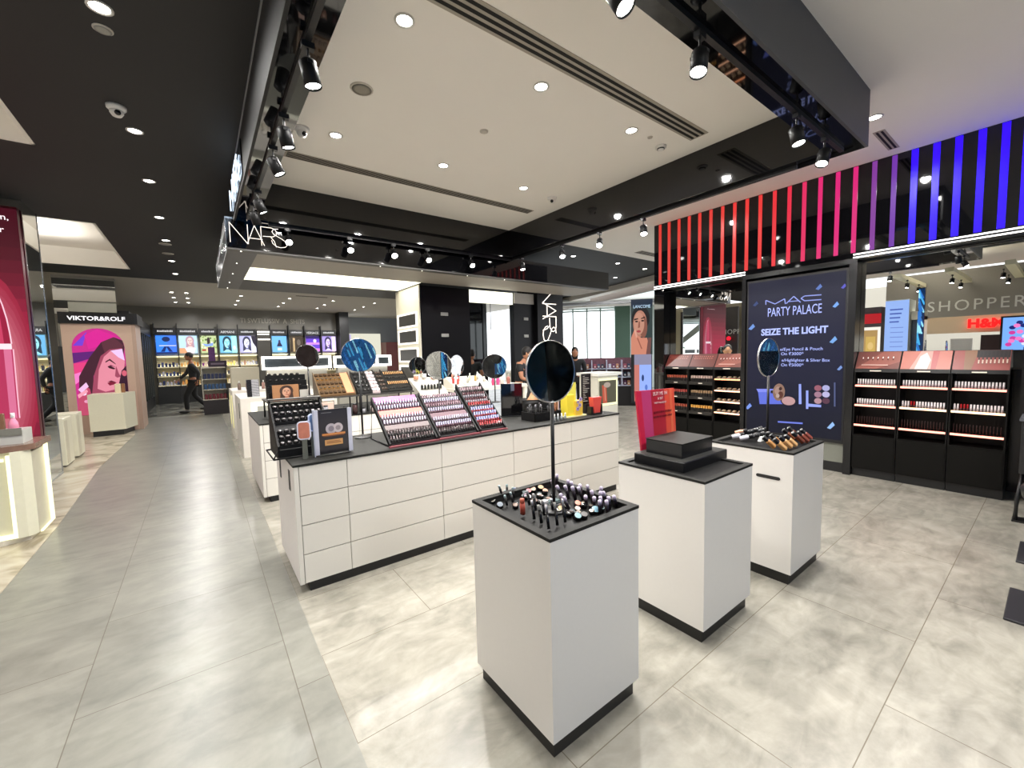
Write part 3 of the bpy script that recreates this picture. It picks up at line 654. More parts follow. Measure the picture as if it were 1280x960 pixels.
# silver capped sticks, right half
stick = MB().lathe([(.0082, 0), (.0082, .05)], mat((34, 26, 32), .3), n=10).lathe([(.0084, .05), (.0084, .07), (0, .072)], mat((196, 184, 206), .3, .1), n=10).data('makeup_stick')
pts = [(770, 262), (822, 275), (868, 290), (775, 310), (728, 300), (683, 290), (722, 262), (825, 305), (940, 312), (895, 330), (850, 345), (905, 365), (1000, 335), (950, 350), (963, 385), (1010, 372), (1060, 355), (730, 375), (945, 398), (1000, 410), (690, 352), (640, 215), (627, 262)]
for i, (x, y) in enumerate(pts):
    p = crop(x, y+12, Z1+.03); o = bpy.data.objects.new('makeup_stick', stick); COL.objects.link(o); o.location = (p.x, p.y, Z1+.003); o.rotation_euler = (.15+random.uniform(-.2, .25), -.3+random.uniform(-.25, .3), 0)
    tag(o, 'small stick with a pale lilac cap in the nearest tray, right of the pole', 'makeup stick', 'lilac capped sticks in the tray')
# pots with coloured creams
for x, y, r, c, nm_, ti in ((908, 418, .020, (120, 170, 190), 'pale blue', .5), (785, 462, .017, (92, 142, 152), 'teal', .5), (785, 415, .014, (196, 160, 140), 'beige', .4), (785, 375, .016, (206, 104, 72), 'orange', .5), (712, 395, .015, (70, 74, 66), 'dark olive', .5),
                            (668, 412, .015, (206, 178, 128), 'yellow cream', .4), (830, 455, .017, (50, 44, 44), 'near-black', .4), (735, 262, .015, (196, 158, 132), 'peach', .3), (190, 348, .018, (168, 164, 150), 'grey cream', .6), (560, 290, .015, (206, 152, 122), 'apricot', .5),
                            (530, 268, .017, (150, 126, 80), 'bronze', .4), (476, 280, .017, (160, 130, 104), 'light brown', .4), (290, 300, .014, (110, 128, 130), 'slate', .4), (445, 290, .015, (190, 106, 112), 'rose', .5), (430, 325, .016, (120, 96, 112), 'plum', .5), (345, 285, .016, (100, 104, 160), 'violet blue', .5), (246, 385, .016, (120, 130, 140), 'steel grey', .5), (955, 410, .012, (80, 110, 112), 'dark teal', .4)):
    p = crop(x, y); pot(p, r, .022, mat((26, 26, 28), .25), mat(c, .35), f'small open round pot of {nm_} cream in the nearest pedestal tray', (ti, -ti*.4))
# long dark brushes / pencils in the front and left
for i, (x0, y0, x1, y1) in enumerate(((590, 565, 530, 445), (650, 540, 590, 425), (705, 520, 640, 405), (540, 525, 465, 430), (490, 498, 425, 400), (500, 440, 440, 350), (455, 400, 400, 320), (560, 470, 500, 385), (620, 440, 560, 390))):
    a = crop(x0, y0, Z1+.005); b = crop(x1, y1, Z1+.045); d = b-a; pencil(a, (d.x, d.y), d.length, .0065, mat((20, 20, 22), .2), SIL if i % 2 == 0 else mat((170, 168, 166), .3, .5), 'slim black pencil with silver end in the front corner of the nearest tray', 'black pencils in the front of the tray', .28)
for x0, y0, x1, y1 in ((270, 345, 215, 360), (300, 325, 300, 290), (350, 345, 320, 310), (300, 400, 250, 380), (340, 380, 290, 350)):
    a = crop(x0, y0, Z1+.005); b = crop(x1, y1, Z1+.02); d = b-a; pencil(a, (d.x, d.y), max(.05, d.length), .006, BLACK, mat((150, 170, 172), .3), 'short dark stick with a pale end lying in the left corner of the nearest tray', 'short sticks in the left of the tray', .15)
p = crop(410, 470, Z1+.005); q = crop(375, 400, Z1+.05); d = q-p
pencil(p, (d.x, d.y), .07, .011, mat((170, 70, 52), .5), mat((190, 92, 70), .5), 'thick rust red makeup crayon leaning in the left part of the nearest tray', None, .6)
for i in range(34):
    x, y = random.choice([(200, 340), (330, 360), (400, 300), (470, 330), (520, 300), (600, 320), (650, 380), (700, 440), (790, 420), (860, 400), (560, 350)]); x += random.uniform(-45, 45); y += random.uniform(-28, 28)
    p = crop(x, y); c = random.choice([(60, 58, 60), (34, 34, 36), (120, 112, 100), (96, 70, 60), (70, 80, 84)])
    pot(p, random.uniform(.012, .017), .018, mat((20, 20, 22), .2), mat(c, .25), 'small closed dark pot among the clutter of the nearest pedestal tray', (random.uniform(-.2, .5), random.uniform(-.3, .3)), group='dark pots of the nearest tray')
p = crop(560, 400); m = MB(); m.prism([(-.02, -.012), (.022, -.004), (.012, .016), (-.012, .014)], 'z', 0, .012, mat((232, 228, 228), .4)); tag(m.build('paper_label', None, (p.x, p.y, Z1+.03)), 'small crumpled white paper label beside the mirror pole of the nearest pedestal', 'label')
t = thing('makeup_organiser', 'clear grey makeup organiser block at the foot of the mirror pole', 'organiser', (1.27, 1.40, Z1)); MB().bbox(-.04, .04, -.03, .03, 0, .018, mat((60, 70, 72), .15), .004).build('block', t); MB().bbox(-.03, .03, -.02, .02, .018, .022, mat((96, 112, 112), .1), .003).build('lid', t)

# --- pedestal 2
Z2 = P2[4]-.0065
bk = mat((22, 22, 24), .4, spec=.25); tp = mat((46, 46, 44), .5, spec=.2)
c = Vector((2.30, 1.42, 0))
ang = 0.0
t = thing('plinth_box', 'wide flat black riser box on the middle pedestal, lower of the two', 'box', (2.345, 1.40, Z2), ang)
MB().bbox(-.245, .245, -.165, .165, 0, .055, bk, .003).build('body', t); MB().box(-.243, .243, -.163, .163, .055, .057, tp).build('lid', t)
t = thing('plinth_box', 'smaller taller black box with a grey top, standing on the flat black one', 'box', (2.335, 1.40, Z2+.057), ang)
MB().bbox(-.17, .17, -.115, .125, 0, .083, mat((22, 22, 24), .2), .003).build('body', t); MB().box(-.172, .172, -.117, .127, .083, .087, tp).build('lid', t); MB().box(.172, .1735, -.03, .05, .03, .06, mat((60, 60, 62), .1)).build('badge', t)
# red sign: fit to its four corners
yr = 1.56
A0 = aY(803, 568, yr-.02)
sg = thing('counter_sign', 'tall red and orange cardboard sign leaning behind the black boxes', 'sign', (0, 0, 0))
bl, br_, tr, tl = aY(803, 571, 1.582), aY(846, 560, 1.582), aY(842, 485, 1.603), aY(795, 489, 1.603)
def quad(m, pts, mt, th=.012):
    n = (pts[1]-pts[0]).cross(pts[3]-pts[0]).normalized(); vs = [tuple(p) for p in pts]+[tuple(p-n*th) for p in pts]
    m.add(vs, [(0, 1, 2, 3), (7, 6, 5, 4), (0, 4, 5, 1), (1, 5, 6, 2), (2, 6, 7, 3), (3, 7, 4, 0)], mt)
def lerp(a, b, t_): return a+(b-a)*t_
def band(u0, u1, c, off=.0): 
    m = MB(); n = (br_-bl).cross(tl-bl).normalized()*off
    quad(m, [lerp(bl, br_, u0)+n, lerp(bl, br_, u1)+n, lerp(tl, tr, u1)+n, lerp(tl, tr, u0)+n], mat(c, .35), .012 if off == 0 else .0006); return m
band(0, 1, (196, 34, 62)).build('board', sg)
bs = MB()
for u0, u1, c in ((0, .12, (214, 40, 76)), (.12, .36, (206, 66, 122)), (.36, .72, (190, 36, 56)), (.72, 1, (232, 84, 62)), (.86, .93, (240, 112, 78))):
    n = (br_-bl).cross(tl-bl).normalized()*(.001 if u0 != .86 else .0018)
    quad(bs, [lerp(bl, br_, u0)+n, lerp(bl, br_, u1)+n, lerp(tl, tr, u1)+n, lerp(tl, tr, u0)+n], mat(c, .35), .0006)
bs.build('printed_bands', sg)
rr = (br_-bl).normalized(); uu = (tl-bl).normalized(); nn = rr.cross(uu).normalized(); uu = nn.cross(rr)
WT = mat((244, 214, 214), .5); DR = mat((110, 14, 34), .5)
wS = (br_-bl).length; hS = (tl-bl).length
def st(body, u, v, size, m, sx=1.0): return text(body, size, bl+rr*wS*u+uu*hS*v+nn*.004, (rr, uu), m, sg, sx=sx)
st('BUY ME IN', .54, .90, .034, WT, 1.0); st('A SET', .54, .83, .024, WT); st('PARTY PALACE SET', .54, .77, .016, WT)
st('READY FOR A HOLIDAY', .6, .62, .02, DR, .95); st('GLOW OF YOUR OWN?', .6, .55, .02, DR, .95)

# --- pedestal 3
Z3 = P3[4]-.0175
bt = {}
def bottle(x, y, c, label, group, tl=0.35):
    key = c
    if key not in bt:
        m = MB(); m.bbox(-.017, .017, -.012, .012, 0, .062, mat(c, .22), .004); body = m.data('glass_bottle')
        m = MB(); m.bbox(-.015, .015, -.011, .011, .063, .098, mat((22, 22, 24), .3), .003); m.cyl(.006, .060, .064, BLACK, n=8); cap = m.data('cap'); bt[key] = (body, cap)
    t = thing('foundation_bottle', label, 'bottle', (x, y, Z3+.016), group=group); t.rotation_euler = (-.7, -.42, .25)
    for nm_, d in zip(('glass_bottle', 'cap'), bt[key]):
        o = bpy.data.objects.new(nm_, d); COL.objects.link(o); o.parent = t
for px, py, c in ((968, 558, (190, 140, 88)), (982, 561, (196, 150, 96)), (989, 558, (198, 152, 98)), (995, 556, (200, 156, 104)), (977, 555, (182, 132, 84))):
    p = aZ(px, py, Z3+.02); bottle(p.x, p.y, c, 'sand coloured foundation bottle with black cap at the front of the farthest pedestal', 'sand foundation bottles on the farthest pedestal')
for px, py, c in ((992, 548, (110, 56, 32)), (1004, 552, (104, 50, 30)), (1010, 551, (120, 60, 44)), (1014, 548, (128, 62, 50)), (998, 545, (92, 46, 28))):
    p = aZ(px, py, Z3+.02); bottle(p.x, p.y, c, 'dark brown foundation bottle with black cap, back right of the farthest pedestal', 'brown foundation bottles on the farthest pedestal')
def squeeze(p, c, label, group=None, rz=0):
    t = thing('cosmetic_tube', label, 'tube', (p.x, p.y, Z3+.018), rz, group); t.rotation_euler = (1.25, 0, rz)
    MB().lathe([(.016, 0), (.017, .05), (.012, .058), (.012, .06)], mat(c, .25), n=14).build('barrel', t); MB().lathe([(.0155, .06), (.0155, .085), (.012, .088)], mat((30, 30, 32), .3), n=14).build('cap', t)
for px, py, c, nm_ in ((915, 546, (214, 214, 222), 'white'), (925, 548, (226, 226, 236), 'white glossy'), (919, 541, (214, 160, 132), 'peach')): squeeze(aZ(px, py, Z3+.02), c, f'{nm_} cosmetic tube lying at the left end of the farthest pedestal', rz=.5)
for k, (px, py) in enumerate(((933, 545), (940, 543), (947, 543), (932, 539), (939, 537), (946, 538))): squeeze(aZ(px, py, Z3+.03), (46, 48, 52), 'dark grey glossy cosmetic tube in the cluster left of the far pedestal mirror', 'dark tubes on the farthest pedestal', rz=.3+.1*k)
t = thing('card_holder', 'low white wedge card holder in front of the far pedestal mirror', 'holder', tuple(aZ(952, 551, Z3))); m = MB(); m.prism([(-.04, 0), (.05, 0), (.02, .03), (-.02, .03)], 'y', -.012, .012, mat((225, 224, 220), .4)); m.build('wedge', t)
pm = aZ(959, 548, Z3)
stand_mirror(pm.x, pm.y, Z3, 1.475, .145, 186, 'round mirror on a black pole above the farthest white pedestal', glass=MIRROR, base=.04)
# framed little makeup picture disc on the same pole
t = thing('picture_tag', 'small oval makeup picture hanging on the pole below the far pedestal mirror', 'picture', (0, 0, 0))
q = pm+Vector((-.02, -.05, 0)); zz = 1.22
g = G((q.x-.04, q.y, zz-.065), ((1, -.7, 0), (0, 0, 1)), .1, .13, None, .0008); g.ell(.5, .5, .46, .49, (176, 140, 120)); g.ell(.45, .58, .28, .24, (206, 170, 156)); g.ell(.62, .35, .2, .2, (120, 74, 60)); g.ell(.4, .3, .14, .12, (224, 200, 190)); g.ell(.6, .7, .12, .1, (90, 60, 52)); g.build('picture', t)
MB().box(q.x-.003, q.x+.02, q.y+.0, q.y+.025, zz-.01, zz+.01, BLACK).build('clip', t)

# ================================================================== FRONT COUNTER
CT = .865
DRW = mat((217, 214, 206), .4, vary=.012, scale=50)
def counter(x0, x1, y0, y1, xs, label, slots=True, z1=CT, rows=4):
    t = thing('drawer_counter', label, 'counter', (x0, y0, 0)); w, d = x1-x0, y1-y0
    MB().box(.06, w-.04, .01, d-.05, 0, .062, mat((20, 20, 20), .5)).build('plinth', t)
    MB().box(0, w, .012, d, .06, z1-.014, mat((224, 218, 214), .42)).build('carcass', t)
    m = MB(); m.box(-.004, w+.004, -.004, d+.004, z1-.014, z1, TOPB); m.build('countertop', t)
    hgt = (z1-.014-.062)/rows
    xs = [x0+.03]+[x for x in xs if x > x0+.1]
    for a, b in zip(xs, xs[1:]):
        for r in range(rows):
            m = MB(); m.bbox(a-x0+.0018, b-x0-.0018, 0, .012, .062+hgt*r+.0035, .062+hgt*(r+1)-.0035, DRW, .0015); m.build('drawer', t)
    MB().box(.0, .028, 0, .012, .062, z1-.014, DRW).build('corner_post', t)
    MB().box(.03, w-.01, .0115, .0125, .062, z1-.016, mat((120, 112, 98), .6)).build('drawer_gaps', t)
    if slots:
        for py, pz0, pz1 in ((3.10, .66, .80), (3.50, .66, .80)):
            MB().box(-.003, .002, py-y0, py-y0+.055, pz0, pz1, mat((22, 20, 20), .5)).build('grip_slot', t)
    return t
counter(.435, 3.69, 2.95, 3.72, [.435, .766, 1.493, 2.213, 2.945, 3.685], 'long white counter of drawers with a black top, nearest the camera')
counter(.46, 2.45, 5.12, 6.42, [.46, .80, 1.5, 2.2, 2.445], 'second white drawer counter with a black top behind the first one')

# --- leaning lipstick trays
TB = mat((16, 16, 17), .55, spec=.2)
def lean_tray(x0, x1, yf, yb, zf, zb, label, rows, group, bodyc, lip=(134, 74, 80), sideh=.03):
    """rows: list of (fraction along the slope, kind, count, colour, name)"""
    w = x1-x0; t = thing('lipstick_display', label, 'display tray', (x0, yf, zf), group='leaning lipstick trays on the front counter' if group else None)
    dy, dz = yb-yf, zb-zf; L_ = math.hypot(dy, dz); sy, sz = dy/L_, dz/L_
    m = MB(); m.prism([(0, .008), (0, .02), (dy, dz+.015), (dy, dz)], 'x', 0, w, TB); m.build('back_board', t)
    for a in (0, w-.014):
        m = MB(); m.prism([(-.005, 0), (-.012, .03), (dy-.008, dz+.045), (dy, dz)], 'x', a, a+.014, TB); m.build('side_rail', t)
    for a in (.01, w-.01): MB().tube([(a, dy, dz), (a, dy+.06, 0.006), (a, 0, .006)], .006, TB).build('easel_leg', t)
    MB().box(-.004, w+.004, -.03, 0.0, .0, .012, mat(lip, .35)).build('front_lip', t)
    m = MB(); T = {}
    for fr, kind, n, c, nm_ in rows:
        y, z = dy*fr, dz*fr+.02
        if kind == 'strip': MB().prism([(y-.012, z-.002), (y-.010, z+.012), (y+.026, z+.012+.036*dz/dy), (y+.026, z+.0)], 'x', .016, w-.016, mat(c, .3)).build('colour_strip', t)
        else:
            m = MB(); m.prism([(y-.012, z-.018), (y-.012, z), (y+.02, z), (y+.02, z+.02*dz/dy-.018)], 'x', .015, w-.015, TB); m.build('shelf', t)
            locs = [(x0+.028+(w-.056)*i/(n-1), yf+y+.002, zf+z+.0005) for i in range(n)]
            copies(c, 'lipstick', locs, nm_, 'lipstick', nm_.replace('lipstick', 'lipsticks', 1) if False else nm_, rots=(-.25, 0, 0))
    return t
W1 = lip_mesh((164, 156, 172), (60, 36, 46), .052, .0082); W2 = lip_mesh((150, 146, 168), (86, 50, 64), .052, .0080); W3 = lip_mesh((60, 46, 48), (24, 22, 24), .05, .0085); W4 = lip_mesh((140, 146, 190), (150, 54, 64), .052, .0085)
W5 = lip_mesh((150, 40, 44), (40, 24, 26), .05, .0085); W6 = lip_mesh((120, 96, 104), (40, 30, 34), .05, .008); W7 = lip_mesh((70, 30, 40), (150, 150, 160), .05, .008)
lean_tray(1.095, 1.495, 3.02, 3.40, CT, 1.175, 'leftmost leaning lipstick tray with purple and coral strips',
          [(.04, 'l', 16, W3, 'black capped lipstick in the bottom row of the leftmost leaning tray'), (.16, 'l', 16, W3, 'black capped lipstick in the second row up of the leftmost leaning tray'), (.28, 'strip', 0, (120, 108, 108), ''),
           (.38, 'l', 16, W1, 'silver lipstick in the lower pale row under the coral strip of the leftmost tray'), (.49, 'l', 16, W1, 'silver lipstick just under the coral strip of the leftmost tray'), (.61, 'strip', 0, (232, 122, 110), ''),
           (.71, 'l', 16, W2, 'silver lipstick in the lower row under the purple strip of the leftmost tray'), (.82, 'l', 16, W2, 'silver lipstick in the upper row under the purple strip of the leftmost tray'), (.93, 'strip', 0, (170, 96, 150), '')], True, None)
lean_tray(1.515, 1.895, 3.035, 3.42, CT, 1.18, 'middle leaning lipstick tray filled with mauve and silver lipsticks',
          [(.06, 'l', 15, W3, 'black capped lipstick in the bottom row of the middle leaning tray'), (.19, 'l', 16, W2, 'silver lipstick in the second row up of the middle leaning tray'), (.31, 'l', 16, W1, 'silver lipstick in the third row up of the middle leaning tray'), (.42, 'strip', 0, (110, 84, 92), ''),
           (.53, 'l', 16, W2, 'silver lipstick in the fourth row up of the middle leaning tray'), (.64, 'l', 16, W6, 'mauve lipstick in the fifth row up of the middle leaning tray'), (.75, 'l', 16, W2, 'silver lipstick in the sixth row up of the middle leaning tray'), (.86, 'l', 16, W6, 'mauve lipstick in the top row of the middle leaning tray')], True, None)
lean_tray(1.92, 2.20, 3.05, 3.47, CT, 1.23, 'rightmost leaning tray of red and silver lipsticks',
          [(.05, 'l', 10, W5, 'red lipstick in the bottom row of the rightmost leaning tray'), (.16, 'l', 10, W4, 'blue silver lipstick in the second row up of the rightmost tray'), (.27, 'l', 10, W4, 'blue silver lipstick in the third row up of the rightmost tray'), (.38, 'l', 10, W4, 'blue silver lipstick in the fourth row up of the rightmost tray'),
           (.49, 'l', 10, W5, 'red lipstick in the fifth row up of the rightmost leaning tray'), (.60, 'l', 10, W7, 'dark red lipstick in the sixth row up of the rightmost tray'), (.72, 'l', 10, W7, 'dark red lipstick in the seventh row up of the rightmost tray'), (.84, 'l', 10, W6, 'mauve lipstick in the top row of the rightmost leaning tray')], True, None)
# loose testers on trays
for px, py, c, nm_ in ((617, 524, (200, 190, 190), 'pale pink tube standing at the right end of the leaning trays'), (627, 526, (190, 180, 170), 'small beige bottle on the counter right of the leaning trays'), (587, 534, (210, 200, 215), 'white lipstick tester standing at the foot of the middle tray')):
    p = aZ(px, py+6, CT+.0); t = thing('tester_bottle', nm_, 'tester', (p.x, p.y+.01, CT if px > 600 else CT+.012)); MB().lathe([(.013, 0), (.014, .045), (.008, .05)], mat(c, .3), n=12).build('bottle', t); MB().lathe([(.008, .05), (.008, .07), (.006, .072)], mat((150, 70, 60) if px == 627 else (235, 235, 235), .3), n=10).build('cap', t)
# black tray of pots at the left end
def pot_tray():
    x0, x1, yf, yb = .385, .745, 3.20, 3.62; t = thing('compact_display', 'black stepped display of dark round pots at the left end of the front counter', 'display tray', (x0, yf, CT)); w = x1-x0
    m = MB(); m.prism([(0, .0), (0, .06), (.38, .355), (.38, .0)], 'x', 0, w, TB); m.build('back_board', t)
    for a in (0, w-.012): m = MB(); m.prism([(-.01, .03), (-.01, .09), (.36, .385), (.385, .385), (.385, .0), (.37, 0), (.37, .33)], 'x', a, a+.012, TB); m.build('side_panel', t)
    m = MB(); m.box(-.004, w+.004, .33, .40, .376, .386, mat((70, 66, 62), .4)); m.build('top_ledge', t)
    m = MB(); m.tube([(-.03, -.03, .008), (w*.8, -.03, .008), (w*.8, .36, .008), (-.03, .36, .008)], .006, TB, closed=True); m.tube([(-.03, -.03, .01), (0, 0, .06)], .005, TB); m.tube([(w*.8, -.03, .01), (w-.01, 0, .06)], .005, TB); m.build('wire_base', t)
    pm_ = MB().lathe([(.017, 0), (.017, .012), (.013, .018), (0, .019)], mat((34, 32, 33), .12), n=14).lathe([(.014, .0185), (.009, .0215), (0, .022)], mat((150, 146, 146), .15, .5), n=12).data('makeup_pot')
    for r in range(6):
        fr = (.07, .19, .31, .55, .69, .83)[r]; y, z = .38*fr, .06+.295*fr
        m = MB(); m.prism([(y-.02, z-.01), (y-.02, z+.01), (y+.025, z+.014), (y+.025, z+.01)], 'x', .012, w-.012, TB); m.build('step', t)
        copies(pm_, 'makeup_pot', [(x0+.035+(w-.07)*i/7, yf+y, CT+z+.013) for i in range(8)], f'dark glossy pot in row {["one","two","three","four","five","six"][r]} from the bottom of the black stepped display', 'makeup pot', f'pots in row {r+1} of the stepped display', rots=(.3, 0, 0))
pot_tray()
# black poster on an easel
t = thing('easel_poster', 'black framed poster with gold powder puffs standing on the front counter', 'poster', (.60, 3.10, CT))
ea = math.radians(-8)
m = MB(); m.box(0, .25, 0, .016, .012, .325, mat((30, 28, 30), .3)); m.box(-.004, .002, -.006, .02, .0, .33, mat((190, 194, 212), .2)); 
m.build('backing', t)
for a in (0, .226): MB().box(a, a+.028, -.006, 0, .01, .325, mat((196, 198, 214), .25)).build('clear_edge', t)
g = G((.60+.03, 3.10-.001, CT+.03), '-y', .194, .285, None, .0006, .3); g.rect(0, 0, 1, 1, (42, 38, 42)); g.ell(.42, .55, .19, .13, (176, 168, 176)); g.ell(.66, .56, .17, .12, (190, 180, 184)); g.ell(.42, .55, .10, .07, (130, 122, 132)); g.ell(.66, .56, .09, .06, (142, 132, 138)); g.rect(.1, .39, .9, .44, (200, 130, 70)); g.rect(.14, .36, .86, .39, (110, 66, 40)); g.rect(.18, .14, .8, .28, (206, 154, 96)); g.rect(.24, .19, .74, .21, (140, 90, 50)); g.rect(.24, .23, .7, .245, (140, 90, 50)); g.rect(.1, .95, .45, .965, (120, 118, 120)); g.build('print', t)
m = MB(); m.tube([(.04, 0.02, .2), (.04, .06, .0)], .004, BLACK); m.tube([(.21, 0.02, .2), (.21, .06, .0)], .004, BLACK); m.tube([(.02, -.02, .004), (.23, -.02, .004), (.23, .06, .004), (.02, .06, .004)], .004, BLACK, closed=True); m.build('wire_stand', t)
# blue-edged pouches (mirrors) left of the poster
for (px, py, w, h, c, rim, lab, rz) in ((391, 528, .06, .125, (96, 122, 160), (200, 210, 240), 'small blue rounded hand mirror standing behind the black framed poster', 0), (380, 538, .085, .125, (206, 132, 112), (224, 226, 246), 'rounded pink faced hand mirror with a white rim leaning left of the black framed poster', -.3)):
    yy = 3.10 if rz else 3.14; p = aY(px, py, yy); t = thing('hand_mirror', lab, 'hand mirror', (p.x, yy, p.z), rz)
    def rrect(a, b, r):
        q = []
        for cx, cz, s0 in ((a-r, b-r, 0), (-a+r, b-r, 1), (-a+r, -b+r, 2), (a-r, -b+r, 3)):
            for k in range(5): an = PI/2*(s0+k/4); q.append((cx+r*math.cos(an), cz+r*math.sin(an)))
        return q
    MB().prism(rrect(w/2, h/2, .022), 'y', -.006, .006, mat(rim, .25)).build('rim', t)
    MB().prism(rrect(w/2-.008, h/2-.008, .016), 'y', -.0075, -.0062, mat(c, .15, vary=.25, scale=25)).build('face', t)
    m = MB(); m.prism([(-.005, -h/2), (.005, -h/2), (.02, CT-p.z+.001), (-.02, CT-p.z+.001)], 'x', -.015, .015, mat((96, 98, 90), .3)); m.build('foot', t)
t = thing('sample_card', 'dark booklet with a pale blue corner lying at the left front of the counter', 'card', tuple(aZ(362, 563, CT))); MB().box(-.05, .05, -.035, .035, .0005, .006, mat((24, 24, 34), .3)).build('cover', t); MB().box(-.035, .03, -.03, .0, .006, .0066, mat((150, 160, 205), .3)).build('picture', t)

# mirrors on the counters
random.seed(11)
def px_mirror(px, py, rpx, Y, bearing, label, z0, **k):
    c = aY(px, py, Y); e = aY(px, py-rpx, Y); r = e.z-c.z
    stand_mirror(c.x, Y, z0, c.z, r, bearing, label, **k)
px_mirror(448.5, 444, 21, 3.58, 192, 'round mirror full of blue streaks on a pole behind the front counter trays', CT, tilt=0)
px_mirror(384, 445, 14.5, 5.2, 215, 'small round dark mirror with a blue edge above the black makeup stand', 1.1, tilt=8)
px_mirror(548, 457, 18, 5.0, 232, 'round mirror with bright vertical stripes left of the black column', .865, tilt=0)
px_mirror(522, 457, 11, 6.6, 190, 'small round mirror half hidden left of the striped round mirror', 1.0)
px_mirror(571, 457, 13.5, 6.4, 160, 'small round mirror with a pink half peeking out behind the striped one', 1.0)
px_mirror(618, 458, 15.5, 4.6, 213, 'round mirror with a white stripe in front of the lit mirror frame', .9, tilt=0)
# black box and small items at the right half
t = thing('acrylic_stand', 'tall glossy black board standing at the back edge of the front counter', 'stand', (2.59, 3.66, CT), -.45); MB().bbox(0, .235, 0, .02, 0, .36, mat((12, 12, 14), .06), .002).build('board', t); MB().box(.11, .15, -.0012, 0, .28, .36, mat((90, 96, 110), .15)).build('sticker', t); MB().box(0, .235, -.03, .08, 0, .006, BLACK).build('foot', t)
p = aZ(659, 521, CT); t = thing('brush_box', 'low black organiser full of brushes on the front counter right of the black board', 'organiser', (2.62, 3.13, CT))
m = MB(); m.box(0, .36, 0, .22, 0, .004, TB); m.box(0, .36, 0, .006, 0, .085, TB); m.box(0, .36, .214, .22, 0, .085, TB); m.box(0, .006, 0, .22, 0, .085, TB); m.box(.354, .36, 0, .22, 0, .085, TB); m.box(.12, .125, 0, .22, 0, .08, TB); m.box(.24, .245, 0, .22, 0, .08, TB); m.build('box', t)
for i in range(14):
    x, y = 2.64+random.random()*.32, 3.16+random.random()*.16; h = .09+random.random()*.05
    o = MB().tube([(0, 0, 0), (random.uniform(-.012, .012), random.uniform(-.01, .01), h)], .004, BLACK).lathe([(.006, h), (.011, h+.012), (.006, h+.03), (0, h+.032)], mat(random.choice([(60, 60, 64), (120, 120, 126), (40, 36, 36)]), .6), n=8).build('makeup_brush', None, (x, y, CT+.005)); tag(o, 'makeup brush standing in the low black organiser', 'brush', 'brushes in the low black organiser')
t = thing('picture_card', 'small tall picture card showing a warm toned face, right of the black organiser', 'card', (aY(690, 500, 3.20).x, 3.20, CT)); MB().box(0, .085, 0, .006, 0, .21, mat((200, 190, 190), .4)).build('card', t)
g = G((aY(690, 500, 3.20).x+.003, 3.199, CT+.01), '-y', .079, .19, None, .0005); g.rect(0, 0, 1, 1, (176, 130, 110)); portrait(g, .05, .2, .95, 1, (196, 140, 110), (140, 84, 60), (60, 34, 26)); g.rect(0, 0, 1, .2, (90, 50, 40)); g.build('picture', t)
for i in range(4):
    t = thing('sample_bottle', 'tiny clear bottle with a white cap in front of the picture card', 'bottle', (aY(693+i*4.5, 520, 3.02).x, 3.02, CT), group='tiny bottles in front of the picture card'); MB().lathe([(.012, 0), (.012, .045), (.006, .05)], mat((150, 156, 158), .1), n=10).build('bottle', t); MB().lathe([(.008, .05), (.008, .075), (.006, .076)], mat((232, 232, 230), .3), n=8).build('cap', t)
YEL = mat((226, 206, 62), .4); LIL = mat((184, 168, 208), .4)
t = thing('carton_display', 'yellow cardboard display with lilac flowers on the front counter', 'display', (3.03, 3.08, CT))
m = MB(); m.box(0, .28, 0, .16, 0, .012, mat((234, 226, 170), .4)); m.build('tray_base', t)
MB().box(.02, .13, .03, .13, .012, .235, YEL).build('left_box', t); MB().box(.11, .2, .08, .15, .012, .36, mat((214, 210, 90), .4)).build('tall_card', t); MB().box(.12, .23, .01, .07, .012, .17, mat((228, 190, 70), .4)).build('front_box', t)
g = G((3.03+.125, 3.089, CT+.03), '-y', .1, .18, None, .0008); 
for a, b, r in ((.3, .3, .25), (.6, .5, .25), (.7, .85, .25), (.3, .7, .2)): g.ell(a, b, r, r*.5, (176, 164, 206)); g.ell(a, b, r*.35, r*.2, (90, 60, 100))
g.build('flower_print', t)
t = thing('carton', 'lilac pink carton standing between the picture card and the yellow display', 'carton', (3.02, 3.28, CT)); m = MB(); m.prism([(0, 0), (.07, 0), (.075, .25), (.12, .32), (.06, .34), (0, .24)], 'y', 0, .05, LIL); m.build('carton', t); MB().box(.01, .05, -.001, 0, .02, .18, mat((206, 176, 190), .4)).build('label_panel', t)
t = thing('price_board', 'upright black board with lines of small white print on the front counter', 'sign', (3.385, 3.22, CT)); MB().bbox(0, .15, 0, .012, .10, .44, mat((22, 24, 26), .3), .002).build('board', t); MB().box(.04, .11, -.02, .03, 0, .1, BLACK).build('foot', t)
m = MB()
for k in range(15):
    ww = .03+random.random()*.07; m.box(.02, .02+ww, -.0008, 0, .41-k*.02, .416-k*.02, mat((186, 186, 176), .5))
m.build('print_lines', t)
t = thing('tissue_box', 'coral red carton in a black holder at the right end of the front counter', 'carton', (3.37, 3.04, CT)); m = MB(); m.prism([(.02, .02), (.11, .02), (.14, .19), (-.005, .19)], 'y', 0, .06, mat((206, 74, 66), .4)); m.build('carton', t); m = MB(); m.box(0, .13, -.008, .07, 0, .02, BLACK); m.box(-.03, 0.0, .0, .06, 0, .09, BLACK); m.box(.13, .15, .0, .06, 0, .11, BLACK); m.build('holder', t)

